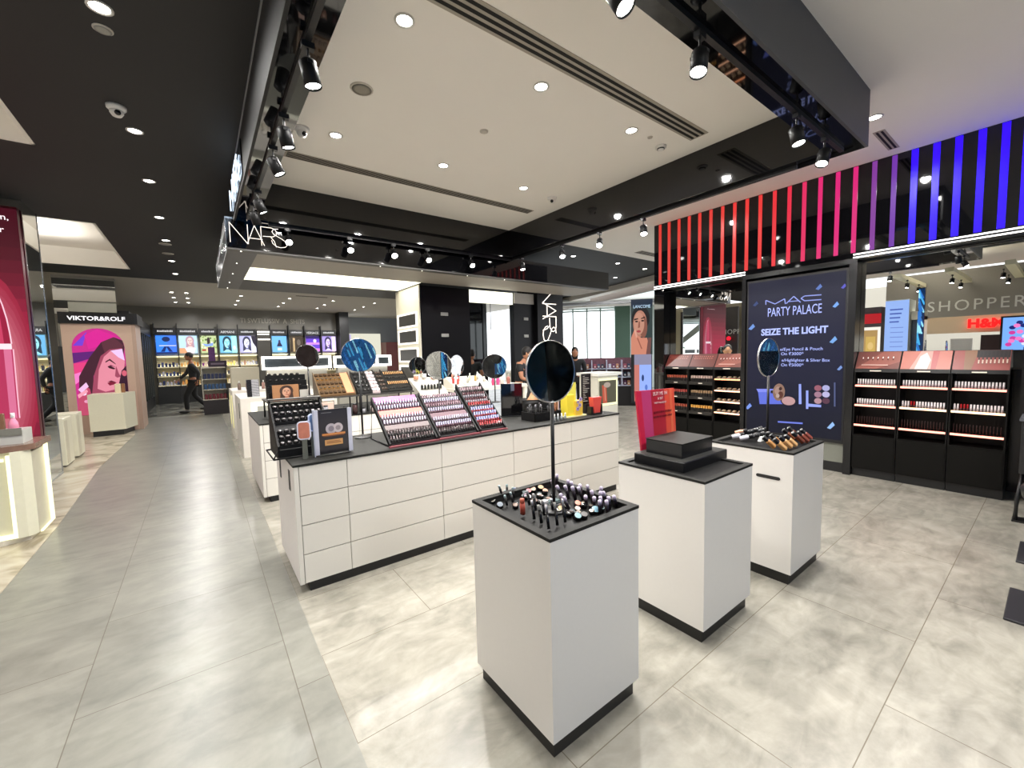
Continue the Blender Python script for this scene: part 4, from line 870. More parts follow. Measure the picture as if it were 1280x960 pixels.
# --- second counter displays
SZ = 1.085
def riser(x0, x1, y0, y1, z, label):
    t = thing('display_riser', label, 'riser', (x0, y0, CT)); w, d, h = x1-x0, y1-y0, z-CT
    MB().box(0, w, 0, d, h-.018, h, mat((62, 60, 58), .35)).build('shelf', t)
    for a, b in ((.02, .03), (w-.03, .03), (.02, d-.03), (w-.03, d-.03)): MB().tube([(a, b, 0), (a, b, h-.018)], .01, BLACK).build('leg', t)
riser(.56, 1.09, 5.25, 5.75, SZ, 'left black riser shelf on the second counter'); riser(1.10, 1.60, 5.25, 5.75, SZ, 'middle black riser shelf on the second counter'); riser(1.64, 2.28, 5.25, 5.75, SZ, 'right black riser shelf on the second counter')
def tilt_tray(x0, x1, z0, label, rows, cols, mesh, plabel, cat, base, group, extra=None):
    yf, yb, dz = 5.29, 5.62, .25; w = x1-x0; t = thing('makeup_display', label, 'display tray', (x0, yf, z0+.001))
    m = MB(); m.prism([(0, 0), (0, .02), (yb-yf, dz+.02), (yb-yf, 0)], 'x', 0, w, mat(base, .4)); m.build('body', t)
    for a in (-.006, w): MB().prism([(-.004, 0), (-.004, .035), (yb-yf, dz+.04), (yb-yf, 0)], 'x', a, a+.008, mat((110, 92, 70) if extra else (30, 30, 30), .4)).build('side_rail', t)
    if extra: MB().prism([(0.01, .031), (0.01, .034), (yb-yf-.01, dz+.022), (yb-yf-.01, dz+.018)], 'x', w*.76, w*.98, mat(extra, .4)).build('colour_card', t)
    ww = w*.74 if extra else w
    a = math.atan2(dz, yb-yf)
    for r in range(rows):
        f = (r+.5)/rows
        copies(mesh[r % len(mesh)], 'makeup_tester', [(x0+.03+(ww-.05)*c/(cols-1), yf+(yb-yf)*f, z0+.022+dz*f) for c in range(cols)], plabel, cat, group, rots=(a, 0, 0))
gm = [MB().lathe([(.018, 0), (.018, .014), (0, .015)], mat((196, 150, 84), .3), n=10).lathe([(.0165, .0155), (0, .016)], mat((40, 30, 20), .3), n=10).data('tester') , MB().bbox(-.017, .017, -.02, .02, 0, .02, mat((70, 52, 34), .3), .003).data('tester')]
tilt_tray(1.11, 1.52, SZ, 'gold and black foundation display with an apricot colour card on the second counter', 5, 6, gm[::-1], 'gold and dark foundation tester on the apricot display', 'makeup tester', (92, 68, 40), 'testers on the apricot display', (206, 140, 104))
km = [MB().lathe([(.02, 0), (.02, .012), (.01, .02), (0, .02)], mat((38, 36, 36), .15), n=12).data('compact')]
tilt_tray(1.56, 1.72, SZ, 'narrow black display of dark compacts on the second counter', 5, 3, km, 'dark compact on the narrow black display', 'compact', (24, 24, 24), 'dark compacts of the second counter')
lm = [MB().lathe([(.024, 0), (.024, .012), (0, .016)], mat((206, 196, 196), .3), n=14).data('compact')]
tilt_tray(1.735, 1.84, SZ, 'narrow display of pale round compacts on the second counter', 6, 2, lm, 'pale round compact on the narrow display', 'compact', (176, 160, 160), 'pale compacts of the second counter')
bm = [MB().lathe([(.02, 0), (.02, .012), (0, .016)], mat((74, 60, 50), .3), n=14).data('compact')]
tilt_tray(1.855, 1.945, SZ, 'narrow display of brown round compacts on the second counter', 5, 2, bm, 'brown round compact on the narrow display', 'compact', (30, 27, 24), 'brown compacts of the second counter')
om = [MB().tube([(0, -.03, 0.006), (0, .02, .006)], .006, mat((222, 168, 112), .35), 8).tube([(0, .02, .006), (0, .03, .006)], .006, BLACK, 8).data('tube'), MB().tube([(0, -.02, .006), (0, .025, .006)], .006, mat((34, 30, 26), .35), 8).data('tube')]
tilt_tray(1.96, 2.27, SZ, 'dark display of orange brown concealer tubes at the right of the second counter', 4, 11, om[::-1], 'small orange brown concealer tube on the dark display', 'concealer tube', (26, 26, 24), 'concealer tubes of the second counter')
t = thing('makeup_display', 'black stepped makeup stand at the left of the second counter', 'display tray', (.60, 5.35, SZ)); m = MB()
for k in range(4): m.box(0, .42, .05+k*.07, .12+k*.07, 0, .08+k*.065, TB)
m.build('steps', t)
for k in range(4): copies(km[0], 'compact', [(.64+i*.06, 5.43+k*.07, SZ+.081+k*.065) for i in range(6)], 'dark compact on the black stepped stand of the second counter', 'compact', 'compacts of the black stepped stand')
t = thing('portrait_card', 'brown card with a long haired portrait standing in front of the black makeup stand', 'card', (.62, 5.28, SZ)); 
p0 = aY(341, 499, 5.28); p1 = aY(373, 480, 5.28); MB().box(0, p1.x-p0.x, 0, .008, 0, p1.z-SZ, mat((150, 106, 74), .4)).build('card', t); t.location.x = p0.x
g = G((p0.x, 5.2795, SZ), '-y', p1.x-p0.x, p1.z-SZ, None, .0006); g.rect(0, 0, 1, 1, (156, 112, 76)); portrait(g, .2, 0, .85, .98, (196, 150, 124), (150, 96, 74), (58, 38, 30)); g.build('picture', t)
t = thing('blank_card', 'small grey card beside the brown portrait card', 'card', (p1.x+.01, 5.28, SZ)); MB().box(0, .09, 0, .006, 0, .11, mat((176, 172, 164), .4)).build('card', t); MB().box(.01, .08, -.0005, 0, .02, .03, mat((120, 118, 112), .4)).build('print_line', t)
# items on the counter top beneath the risers
for i in range(12):
    x = .93+i*.108; h = .05+.03*((i*7) % 3); c = [(176, 140, 120), (60, 40, 40), (150, 150, 156), (190, 176, 170)][i % 4]
    t = thing('cosmetic_jar', 'small cosmetic jar standing under the riser shelves of the second counter', 'jar', (x, 5.19-.03*(i % 2), CT), group='jars under the riser shelves'); MB().lathe([(.028, 0), (.028, h), (.022, h+.004)], mat(c, .25), n=12).build('jar', t); MB().lathe([(.026, h+.004), (.026, h+.022), (0, h+.024)], mat((30, 30, 30), .3), n=12).build('lid', t)
g0 = aY(403, 512, 5.15); t = thing('hanging_card', 'small pale pink card hanging under the middle riser shelf', 'card', (g0.x, 5.2, CT)); MB().bbox(0, .14, 0, .01, .0, .17, mat((214, 180, 166), .4, vary=.15, scale=30), .006).build('card', t); MB().box(-.004, .144, .01, .016, -.0, .176, BLACK).build('frame', t)
# ================================================================== LEFT SIDE
# big illuminated poster pillar with mirrored flank
MF = mat((214, 217, 216), 0.006, 1.0, vary=0.002)
t = thing('mirrored_pillar', 'mirror clad pillar between the pink bottle poster and the arched portrait display', 'pillar', (0, 0, 0))
MB().box(-3.3, -1.66, 7.86, 8.5, 0, ZC, MF).build('cladding', t); MB().box(-1.66, -1.655, 7.86, 7.875, 0, ZC, STEEL).box(-1.66, -1.655, 8.485, 8.5, 0, ZC, STEEL).build('edge_trim', t)
MB().box(-3.3, -1.655, 7.86, 8.5, 0, .03, mat((150, 150, 146), .4)).build('skirting', t)
t = thing('bottle_poster', 'tall backlit crimson poster of a pink serum bottle at the left edge', 'poster', (-2.45, 7.82, 0))
PW_, PH = 1.62, 3.38; PX0 = -3.29
MB().box(PX0+2.45, PX0+PW_+2.45, -.08, .02, .05, 3.47, mat((90, 20, 34), .3)).build('light_box', t)
g = G((PX0, 7.738, .06), '-y', PW_, PH, .85, .0006)
N_ = 22
for k in range(N_):
    v = k/N_; q = max(0, 1-abs(v-.42)/.50); q = q*q*(3-2*q); c = (int(66+110*q), int(12+22*q), int(26+44*q)); g.rect(0, v, 1, v+1/N_+.002, c)
for k in range(10):
    r = 1-k/10; c = (int(150+8*k), int(34+13*k), int(60+11*k)); g.ell(.80, .42, .16*r+.06, .30*r+.06, c)
def bot(cx, cy, w_, h_):
    # tall tear shaped flask: cap and body
    pts = [(cx-w_, cy), (cx+w_, cy)]
    cap = [(cx+w_*.8, cy+h_*.54)]
    pr = [(1.0, .54), (.97, .62), (.9, .72), (.76, .82), (.55, .92), (.3, .98), (0, 1.0)]
    right = [(cx+w_*a, cy+h_*b) for a, b in pr]; left = [(cx-w_*a, cy+h_*b) for a, b in pr[::-1]]
    g.poly(right+left, (150, 26, 60)); g.poly([(x*.55+cx*.45+w_*.1, y) for x, y in right+left], (196, 60, 96)); g.line(right, .012, (250, 200, 215))
    g.poly([(cx-w_, cy), (cx+w_, cy), (cx+w_*1.06, cy+h_*.5), (cx-w_*1.06, cy+h_*.5)], (176, 50, 88)); g.poly([(cx+w_*.55, cy), (cx+w_*.9, cy), (cx+w_*.96, cy+h_*.5), (cx+w_*.6, cy+h_*.5)], (212, 110, 146))
    g.rect(cx-w_*1.0, cy+h_*.5, cx+w_*1.0, cy+h_*.54, (250, 225, 232)); g.line([(cx+w_, cy), (cx+w_*1.06, cy+h_*.5)], .012, (246, 180, 200))
bot(.80, .25, .105, .50)
g.build('poster_print', t)
PT = em((250, 232, 236), 1.2)
text('SHISEIDO', .075, (PX0+PW_*.86, 7.733-.018, 1.70), '-y', PT, t, 'RIGHT', bold=.002); text('ULTIMUNE', .06, (PX0+PW_*.86, 7.733-.018, 1.56), '-y', PT, t, 'RIGHT')
for k in range(4): text('power infusing', .035, (PX0+PW_*.86, 7.733-.018, 1.42-k*.1), '-y', em((230, 170, 190), .9), t, 'RIGHT')
text('resilient skin,', .10, (PX0+PW_*.96, 7.733-.018, 3.30), '-y', PT, t, 'RIGHT'); text('stronger barrier', .10, (PX0+PW_*.93, 7.733-.018, 3.15), '-y', PT, t, 'RIGHT'); MB().box(.0, .54, -.095, -.09, 2.98, 2.985, PT).build('print_rule', t)
# lit display cabinet
t = thing('lit_cabinet', 'white display cabinet with glowing edges and a brown topped counter below the crimson poster', 'cabinet', (0, 0, 0))
fr = em((255, 250, 200), 1.35); WC = mat((214, 212, 190), .4)
MB().prism([(-2.6, 5.36), (-1.42, 5.36), (-1.26, 5.42), (-1.22, 5.46), (-1.22, 5.95), (-2.6, 5.95)], 'z', .81, .86, mat((118, 92, 78), .25, vary=.2)).build('worktop', t)
MB().prism([(-2.55, 5.40), (-1.45, 5.40), (-1.30, 5.46), (-1.27, 5.9), (-2.55, 5.9)], 'z', .0, .05, mat((206, 200, 186), .4)).build('plinth', t)
m = MB(); m.box(-2.5, -1.33, 5.44, 5.88, .05, .81, WC); m.build('body', t)
m = MB(); m.box(-2.5, -1.36, 5.405, 5.42, .05, .09, fr); m.box(-2.5, -1.40, 5.405, 5.42, .73, .755, fr); m.box(-1.385, -1.355, 5.40, 5.42, .09, .78, fr); m.box(-1.25, -1.232, 5.82, 5.88, .05, .81, fr); m.box(-1.25, -1.235, 5.50, 5.82, .045, .06, fr); m.build('light_edges', t)
MB().prism([(-1.355, 5.38), (-1.30, 5.40), (-1.25, 5.47), (-1.27, 5.5), (-1.355, 5.44)], 'z', .05, .81, WC).box(-1.30, -1.255, 5.5, 5.85, .06, .78, mat((186, 180, 160), .35, vary=.15, scale=9)).build('side_panel', t)
MB().cyl(.012, -.012, 0, BLACK, (-1.47, 5.432, .66), 10, 'y').build('lock', t)
t = thing('product_tray', 'grey acrylic plinth tray on the glowing cabinet', 'tray', (0, 0, 0)); MB().box(-2.1, -1.30, 5.52, 5.78, .86, .98, mat((188, 190, 186), .25)).box(-2.1, -1.30, 5.505, 5.52, .94, 1.0, mat((120, 120, 112), .3)).build('tray', t)
for x, c, nm_, hh in ((-1.62, (206, 170, 196), 'pale lilac frosted flask with a white cap at the left of the grey tray', .17), (-1.47, (120, 88, 66), 'brown square perfume block on the grey tray', .15), (-1.37, (226, 140, 170), 'pink glass cone flask at the right of the grey tray', .15)):
    t = thing('perfume_bottle', nm_, 'bottle', (x, 5.62, .98)); 
    if 'block' in nm_: MB().bbox(-.05, .05, -.02, .02, 0, hh, mat(c, .3)).build('body', t); MB().box(-.05, .0, -.021, -.02, .02, hh-.02, mat((168, 140, 110), .3)).build('label_panel', t)
    else: MB().lathe([(.035, 0), (.03, .06), (.012, hh*.7)], mat(c, .1), n=14).build('body', t); MB().lathe([(.014, hh*.7), (.014, hh), (0, hh)], mat((236, 232, 234), .3), n=12).build('cap', t)
# white low panels beyond
for i, (y0, y1) in enumerate(((8.98, 9.45), (9.75, 10.2))):
    t = thing('low_partition', ['nearer', 'farther'][i]+' pale low display panel standing on the marble strip', 'partition', (0, 0, 0)); MB().bbox(-2.3, -1.7, y0, y1, .03, .74, mat((216, 212, 192), .4), .006).build('panel', t); MB().box(-2.28, -1.72, y0+.02, y1-.02, 0, .03, mat((80, 76, 66), .5)).build('plinth', t); MB().box(-1.70, -1.696, y0+.04, y0+.2, .05, .7, mat((196, 190, 170), .4)).build('inset', t)
# pillar behind arched portrait
t = thing('mirrored_column', 'mirror clad square column rising behind the arched portrait display', 'pillar', (0, 0, 0)); MB().box(-2.6, -1.55, 13.95, 14.15, 0, ZC, MF).build('cladding', t); MB().box(-2.6, -1.54, 13.93, 13.95, ZC-.06, ZC, mat((150, 148, 140), .4)).build('top_trim', t)
t = thing('portrait_display', 'beige display panel with an arched pink portrait screen and a black name header', 'display', (0, 0, 0))
BG = mat((196, 168, 150), .45)
MB().box(-2.34, -1.22, 12.9, 13.08, .0, 2.43, BG).build('panel', t); MB().box(-1.22, -1.15, 12.9, 13.9, .0, 2.43, mat((178, 152, 136), .45)).build('side_panel', t)
MB().box(-2.36, -1.15, 12.85, 13.1, 2.43, 2.67, mat((16, 16, 18), .3)).build('header', t); MB().box(-1.15, -1.1, 12.85, 13.9, 2.43, 2.67, mat((26, 26, 30), .3)).build('side_header', t)
text('VIKTOR&ROLF', .125, (-1.76, 12.845, 2.50), '-y', em((240, 236, 240), 1.1), t, sx=1.12, bold=.003)
ax0, ax1, az0, az1 = -2.20, -1.36, .42, 2.33; AW, AH = ax1-ax0, az1-az0
g = G((ax0, 12.897, az0), '-y', AW, AH, .9, .0005)
arch = [(0, 0), (1, 0), (1, .78)]+[(.5+.5*math.cos(a), .78+.22*math.sin(a)) for a in [PI*k/16 for k in range(17)]]+[(0, .78)]
g.poly(arch, (190, 40, 130))
g.poly([(0, .6), (.5, .68), (.5, .74), (0, .72)], (90, 30, 110)); g.poly([(0, .42), (.4, .5), (.35, .62), (0, .6)], (214, 60, 120)); g.poly([(0.02, .80), (.3, .96), (.2, .8)], (110, 60, 200)); g.poly([(0, .36), (.15, .42), (.12, .5), (0, .48)], (240, 120, 190)); g.poly([(.3, .76), (.9, .86), (.8, .92), (.5, .99), (.25, .92)], (206, 34, 140))
g.poly([(.05, .22), (.08, .45), (.3, .66), (.55, .84), (.8, .90), (.97, .86), (1, .78), (.97, .70), (.6, .7), (.35, .45), (.3, .2)], (64, 30, 44))
g.poly([(.55, .84), (.8, .9), (.98, .8), (.9, .74), (.6, .72)], (88, 44, 56))
skin = (216, 132, 150); sh = (150, 66, 90)
g.poly([(.25, .12), (.36, .46), (.52, .68), (.7, .755), (.95, .77), (.985, .6), (.975, .5), (.92, .42), (.86, .33), (.72, .24), (.55, .16), (.4, 0), (.25, 0)], sh)
g.poly([(.4, .3), (.46, .52), (.58, .67), (.72, .74), (.95, .76), (.98, .6), (.92, .44), (.84, .34), (.72, .28), (.55, .26)], skin)
g.poly([(.72, .74), (.95, .76), (.98, .62), (.86, .66)], (226, 190, 236))
g.poly([(.60, .60), (.68, .625), (.80, .575), (.79, .59), (.69, .645), (.60, .615)], (60, 24, 34)); g.poly([(.63, .555), (.70, .56), (.79, .525), (.74, .52), (.66, .535)], (50, 20, 30)); g.poly([(.63, .555), (.70, .575), (.80, .54), (.70, .56)], (120, 50, 80))
g.poly([(.80, .56), (.84, .47), (.88, .43), (.80, .42), (.76, .44)], sh); g.poly([(.60, .36), (.68, .38), (.78, .36), (.72, .34), (.64, .33)], (120, 24, 50)); g.poly([(.60, .375), (.68, .39), (.78, .365), (.68, .372)], (90, 16, 40))
g.poly([(.9, .5), (1, .56), (1, .1), (.85, .2), (.82, .34)], (50, 22, 40)); g.ell(.95, .47, .05, .035, (200, 90, 110))
g.poly([(.0, .0), (.03, .24), (.16, .36), (.26, .30), (.3, .1), (.42, 0)], (180, 70, 100)); g.poly([(.04, .3), (.2, .38), (.24, .33), (.1, .26)], (226, 180, 220)); g.ell(.14, .25, .05, .02, (240, 210, 235)); g.ell(.18, .16, .05, .018, (220, 150, 180)); g.poly([(.02, .24), (.2, .3), (.22, .27), (.04, .2)], (230, 150, 170))
g.build('screen', t)
t = thing('display_plinth', 'cream angular plinth with a black base in front of the arched portrait', 'plinth', (0, 0, 0)); m = MB(); m.prism([(-1.93, 12.2), (-1.38, 12.2), (-1.24, 12.8), (-1.93, 12.8)], 'z', .12, .9, mat((222, 218, 196), .4)); m.build('body', t); MB().prism([(-1.90, 12.23), (-1.42, 12.23), (-1.3, 12.78), (-1.9, 12.78)], 'z', 0, .12, BLACK).build('plinth', t)
q = aY(148, 492, 12.4); t = thing('perfume_bottle', 'small cream perfume bottle on the angular plinth before the arched portrait', 'bottle', (q.x, 12.45, .9)); MB().bbox(-.055, .045, -.03, .03, 0, .2, mat((236, 220, 186), .25), .01).build('bottle', t); MB().bbox(.05, .11, -.02, .02, 0, .2, mat((150, 104, 70), .3), .01).build('carton', t)

# ================================================================== PERFUME HALL
struct('wall_back', MB().box(-7, 5.5, 20.25, 20.4, 0, ZC, mat((124, 121, 114), .22, vary=.05, scale=2)))
struct('wall_back', MB().box(5.1, 5.5, 19.6, 20.25, 0, ZC, BLACK))
struct('wall_left', MB().box(-7.1, -7, 8.6, 22, 0, ZC, mat((196, 186, 160), .5)))
struct('wall_back', MB().box(5.5, 16, 21.9, 22, 0, ZC, mat((116, 120, 124), .5)))
t = thing('wall_lettering', 'thin pale lettering on the grey glossy wall above the perfume shelves', 'sign', (0, 20.24, 3.1)); text('TI SWTLUSSIV  A  SHITS', .27, (2.6, 20.235, 3.08), '-y', mat((186, 182, 166), .4), t, sx=.85)
bays = [(-1.28, -.64), (-.62, -.02), (.03, .58), (.63, 1.24), (1.29, 1.9), (2.42, 3.02), (3.1, 3.66), (3.72, 4.32), (4.38, 5.0)]
sky = [((60, 110, 230), 'blue two tone'), ((176, 206, 246), 'pale blue and peach'), ((150, 170, 140), 'green leafy'), ((110, 180, 226), 'light blue face'), ((176, 176, 236), 'lilac face'), ((110, 176, 246), 'sky blue lone figure'), ((60, 50, 40), 'dark brown'), ((96, 60, 190), 'violet cloud'), ((160, 140, 226), 'purple and white')]
names = ['', '', '', 'ARMANI', '', '', '', 'VERSACE', '']
place = ['first', 'second', 'third', 'fourth', 'fifth', 'sixth', 'seventh', 'eighth', 'ninth']
pbox = {}
for i, (x0, x1) in enumerate(bays):
    c, nm_ = sky[i]
    t = thing('perfume_bay', f'{place[i]} perfume bay from the left, under a {nm_} poster', 'display stand', (x0, 19.9, 0), group='perfume bays on the back wall'); w = x1-x0
    MB().box(0, w, .02, .35, 2.56, 2.80, mat((20, 20, 22), .35)).build('sign_header', t)
    if names[i]: text(names[i], .13, ((x0+x1)/2, 19.912, 2.63), '-y', em((235, 235, 235), 1.0), t, sx=.95)
    else:
        m = MB(); mm_ = em((220, 220, 222), .8); xx = w*.14
        while xx < w*.84: l_ = .02+.03*random.random(); m.box(xx, xx+l_, .012, .02, 2.655, 2.655+.05+.02*random.random(), mm_); xx += l_+.012
        m.build('lettering', t)
    g = G((x0+.03, 19.918, 1.86), '-y', w-.06, .66, 1.15, .0006); lc = tuple(min(255, int(v*1.2+30)) for v in c); dc = tuple(int(v*.35) for v in c)
    g.rect(0, 0, 1, 1, c)
    if i == 0: g.rect(0, 0, .55, 1, (50, 120, 226)); g.rect(.15, .42, 1, .46, (200, 200, 250)); g.ell(.5, .8, .2, .14, dc); g.poly([(.2, .1), (.4, .1), (.5, .36), (.62, .1), (.8, .1), (.6, .4), (.4, .4)], (20, 40, 100)); g.rect(0, 0, 1, .08, (20, 30, 80))
    elif i == 1: g.rect(0, 0, .45, .3, (206, 150, 110)); portrait(g, .3, .3, .9, 1, (226, 196, 190), (196, 150, 150), (170, 140, 150)); g.poly([(.3, .3), (.9, .3), (.8, 0), (.45, 0)], (240, 220, 236))
    elif i == 2:
        g.rect(0, 0, 1, 1, (176, 190, 140))
        for k in range(26): g.ell(random.random(), .3+.7*random.random(), .06, .05, random.choice([(70, 90, 50), (230, 230, 200), (120, 150, 70)]))
        g.poly([(.1, .55), (.45, .5), (.8, .6), (.75, .42), (.3, .38)], (120, 150, 220)); g.ell(.5, .72, .1, .2, (50, 40, 40)); g.rect(.35, .08, .7, .32, (240, 200, 150)); g.rect(.05, .12, .3, .22, (160, 50, 40))
    elif i in (3, 4, 8): portrait(g, .1, .05, .75, 1, lc, tuple(int(v*.7) for v in c), dc); g.rect(.7, 0, 1, 1, lc); g.ell(.85, .3, .08, .12, (220, 230, 250)) if i != 4 else g.poly([(.7, 1), (1, 1), (1, .3), (.8, .6)], (40, 34, 50))
    elif i == 5: g.ell(.5, .65, .08, .12, (60, 60, 90)); g.poly([(.3, .35), (.7, .35), (.58, .6), (.42, .6)], (40, 40, 70)); g.rect(.35, .1, .65, .26, (200, 220, 250))
    elif i == 6: g.rect(.2, 0, .35, .9, (176, 150, 110)); g.ell(.65, .6, .15, .2, (100, 90, 80)); g.ell(.3, .8, .07, .1, (200, 170, 130))
    elif i == 7: g.rect(0, .45, 1, .6, (190, 130, 230)); g.ell(.65, .7, .12, .12, (230, 200, 240)); g.rect(0, 0, 1, .2, (200, 120, 200)); g.rect(0, .85, 1, 1, (40, 20, 90))
    g.build('poster', t)
    MB().box(0, w, .33, .35, .62, 2.56, mat((222, 214, 180), .5)).build('back_panel', t)
    MB().box(-.018, .0, -.02, .35, 0, 2.98, BLACK).build('upright', t)
    SHL = em((255, 246, 205), 1.6)
    for z in (1.78, 1.36, 1.02, .68):
        s = MB().box(0, w, .0, .33, z-.03, z, mat((216, 206, 176), .4)).build('shelf', t)
        if z > .7: MB().box(.01, w-.01, .30, .33, z+.02 if z < 1.7 else z-.05, z+.05 if z < 1.7 else z-.032, SHL).build('shelf_light', s)
    MB().box(0, w, .0, .35, 0, .65, mat((22, 22, 22), .4)).build('base_cabinet', t)
    pal = [[(40, 46, 80), (60, 70, 110), (150, 150, 160)], [(206, 150, 80), (226, 190, 130), (180, 120, 60)], [(120, 60, 120), (200, 180, 160), (90, 70, 60)], [(226, 206, 120), (60, 60, 70), (200, 190, 170)], [(190, 190, 200), (170, 130, 110), (120, 120, 130)]][i % 5]
    for zi, z in enumerate((1.36, 1.02, .68)):
        for k in range(6):
            cc = pal[(k+zi) % 3] if k % 2 else pal[zi % 3]; key = (cc, k % 3)
            if key not in pbox:
                hh = (.12, .17, .14)[k % 3]; pbox[key] = MB().bbox(-.035, .035, -.025, .025, 0, hh, mat(cc, .25), .006).box(-.012, .012, -.012, .012, hh, hh+.04, GOLD).data('perfume_bottle')
            copies(pbox[key], 'perfume_bottle', [(x0+.06+(w-.12)*k/5, 19.98, z+.001)], f'perfume bottle on the {["upper","middle","lower"][zi]} shelf of the {place[i]} perfume bay', 'bottle', f'bottles, {["upper","middle","lower"][zi]} shelf, {place[i]} perfume bay')
MB_ = MB(); fr = em((255, 252, 240), 2.2)
t = thing('light_lines', 'three stacked white light lines between the fifth and sixth perfume bays', 'light', (0, 0, 0)); MB().box(1.94, 2.38, 19.9, 19.92, 2.66, 2.72, fr).box(1.94, 2.36, 19.9, 19.92, 2.58, 2.61, fr).box(1.95, 2.38, 19.9, 19.92, 2.36, 2.41, fr).build('light_bars', t); MB().box(1.93, 2.39, 19.92, 20.2, 0, 2.8, mat((60, 58, 54), .3)).build('backing', t)
# tall side fixture on the left of the hall
t = thing('tall_shelving', 'tall black framed perfume shelving running along the left side of the hall', 'shelving', (0, 0, 0))
MB().box(-1.8, -1.38, 14.2, 19.7, 0, .35, BLACK).box(-1.8, -1.36, 14.2, 19.7, 2.45, 2.85, mat((22, 22, 22), .3)).build('frame', t); MB().box(-1.8, -1.40, 14.2, 14.26, .35, 2.45, mat((176, 176, 178), .4)).build('end_panel', t); MB().box(-1.8, -1.75, 14.2, 19.7, .35, 2.45, em((235, 226, 200), .5)).build('back_panel', t)
for k in range(8): MB().box(-1.42, -1.36, 14.95+k*.65, 15.01+k*.65, .35, 2.45, mat((36, 40, 40), .3)).build('post', t)
for z in (.7, 1.05, 1.4, 1.8): MB().box(-1.75, -1.42, 14.3, 19.7, z-.02, z, mat((180, 176, 160), .2)).build('shelf', t)
for zi, z in enumerate((.7, 1.05, 1.4)):
    for k in range(12):
        key = list(pbox)[(k*3+zi) % len(pbox)]; copies(pbox[key], 'perfume_bottle', [(-1.5, 14.5+k*.42, z+.001)], f'perfume bottle on the {["lower","middle","upper"][zi]} shelf of the tall black framed shelving', 'bottle', f'bottles on the {["lower","middle","upper"][zi]} shelf of the tall shelving')
# small gondola behind the walking man
t = thing('perfume_gondola', 'white three shelf gondola with a black base behind the walking man', 'display stand', (0, 0, 0)); W_ = mat((206, 200, 186), .4)
MB().box(.0, .60, 14.75, 15.15, 0, .42, mat((34, 28, 32), .4)).build('base', t); MB().box(.0, .60, 15.1, 15.15, .42, 1.38, W_).box(0, .02, 14.75, 15.1, .42, 1.38, W_).box(.58, .60, 14.75, 15.1, .42, 1.38, BLACK).build('frame', t)
for z in (.44, .73, 1.03, 1.36): MB().box(.02, .58, 14.75, 15.1, z-.02, z, W_).build('shelf', t)
for zi, (z, c) in enumerate(((.44, (110, 40, 50)), (.73, (60, 90, 130)), (1.03, (50, 56, 90)))):
    d = MB().bbox(-.035, .035, -.03, .03, 0, .15, mat(c, .25), .006).data('perfume_box'); copies(d, 'perfume_box', [(.08+k*.09, 14.85, z+.001) for k in range(6)], f'{["dark red","blue","navy"][zi]} perfume box on the {["lowest","middle","top"][zi]} shelf of the small white gondola', 'box', f'{["dark red","blue","navy"][zi]} boxes of the gondola')
t = thing('shelf_sign', 'dark purple name block on top of the small white gondola', 'sign', (0, 0, 0)); MB().box(.18, .62, 14.8, 14.9, 1.38, 1.55, mat((44, 26, 44), .3)).build('block', t); MB().box(.24, .56, 14.795, 14.8, 1.44, 1.49, mat((120, 104, 120), .4)).build('print_line', t); MB().box(.2, .36, 14.95, 15.0, 1.38, 1.95, mat((96, 50, 110), .3, vary=.3)).build('tall_card', t)
t = thing('white_cabinet', 'plain cream cabinet between the small gondola and the stacked cases', 'cabinet', (0, 0, 0)); MB().bbox(.62, 1.25, 13.0, 13.5, .05, 1.36, mat((216, 208, 186), .45), .005).build('body', t); MB().box(.64, 1.23, 13.02, 13.48, 0, .05, BLACK).build('plinth', t)
# white lit counters behind counter two
for i, (y0, y1, h) in enumerate(((7.7, 9.0, .95), (9.7, 10.9, .95))):
    t = thing('lit_counter', ['nearer', 'farther'][i]+' white counter with a glowing frame beyond the second drawer counter', 'counter', (0, 0, 0))
    MB().bbox(.46, 1.9, y0+.03, y1, .0, h, mat((222, 216, 208), .4), .005).build('body', t)
    fr = em((255, 250, 225), 1.6); m = MB(); m.box(.60, .68, y0+.01, y0+.03, .12, h-.08, fr); m.box(.60, 1.85, y0+.01, y0+.03, h-.14, h-.08, fr); m.box(.60, 1.85, y0+.01, y0+.03, .04, .08, fr); m.build('light_frame', t)
    MB().box(.68, 1.85, y0+.015, y0+.03, .12, h-.14, mat((176, 176, 166), .4)).build('inset', t); MB().box(.455, .46, y0+.3, y0+.36, h-.35, h-.1, BLACK).build('grip_slot', t)
    if i == 1: MB().box(.452, .46, y0+.2, y0+.3, .2, h-.1, em((240, 230, 160), .9)).box(.452, .46, y0+.9, y0+1.0, .2, h-.1, em((240, 230, 160), .9)).build('side_glow', t)
for i in range(15):
    o = MB().box(-.085, .085, -.06, .06, 0, .016, mat((34, 34, 38), .25)).box(-.02, .08, -.0605, -.06, .002, .014, mat((186, 186, 192), .3)).build('palette_case', None, (.66, 7.95, .951+i*.0187)); tag(o, 'flat black palette case in the tall stack on the nearer glowing counter', 'case', 'stacked palette cases')
for i in range(5):
    t = thing('skincare_jar', 'small white jar behind the stack of palette cases', 'jar', (.95+i*.13, 8.0, .95), group='white jars on the nearer glowing counter'); MB().lathe([(.05, 0), (.05, .1)], mat((224, 218, 204), .3), n=12).build('jar', t); MB().lathe([(.052, .1), (.052, .14), (0, .142)], mat((236, 232, 222), .3), n=12).build('lid', t)
for i in range(4):
    t = thing('tester_bottle', 'small bottle on the farther glowing counter', 'tester', (.6+i*.14, 10.0, .95), group='bottles on the farther glowing counter'); MB().lathe([(.03, 0), (.03, .12), (.012, .14)], mat([(120, 100, 90), (170, 130, 120)][i % 2], .3), n=10).build('bottle', t); MB().lathe([(.012, .14), (.012, .18), (0, .181)], WHITE, n=8).build('cap', t)
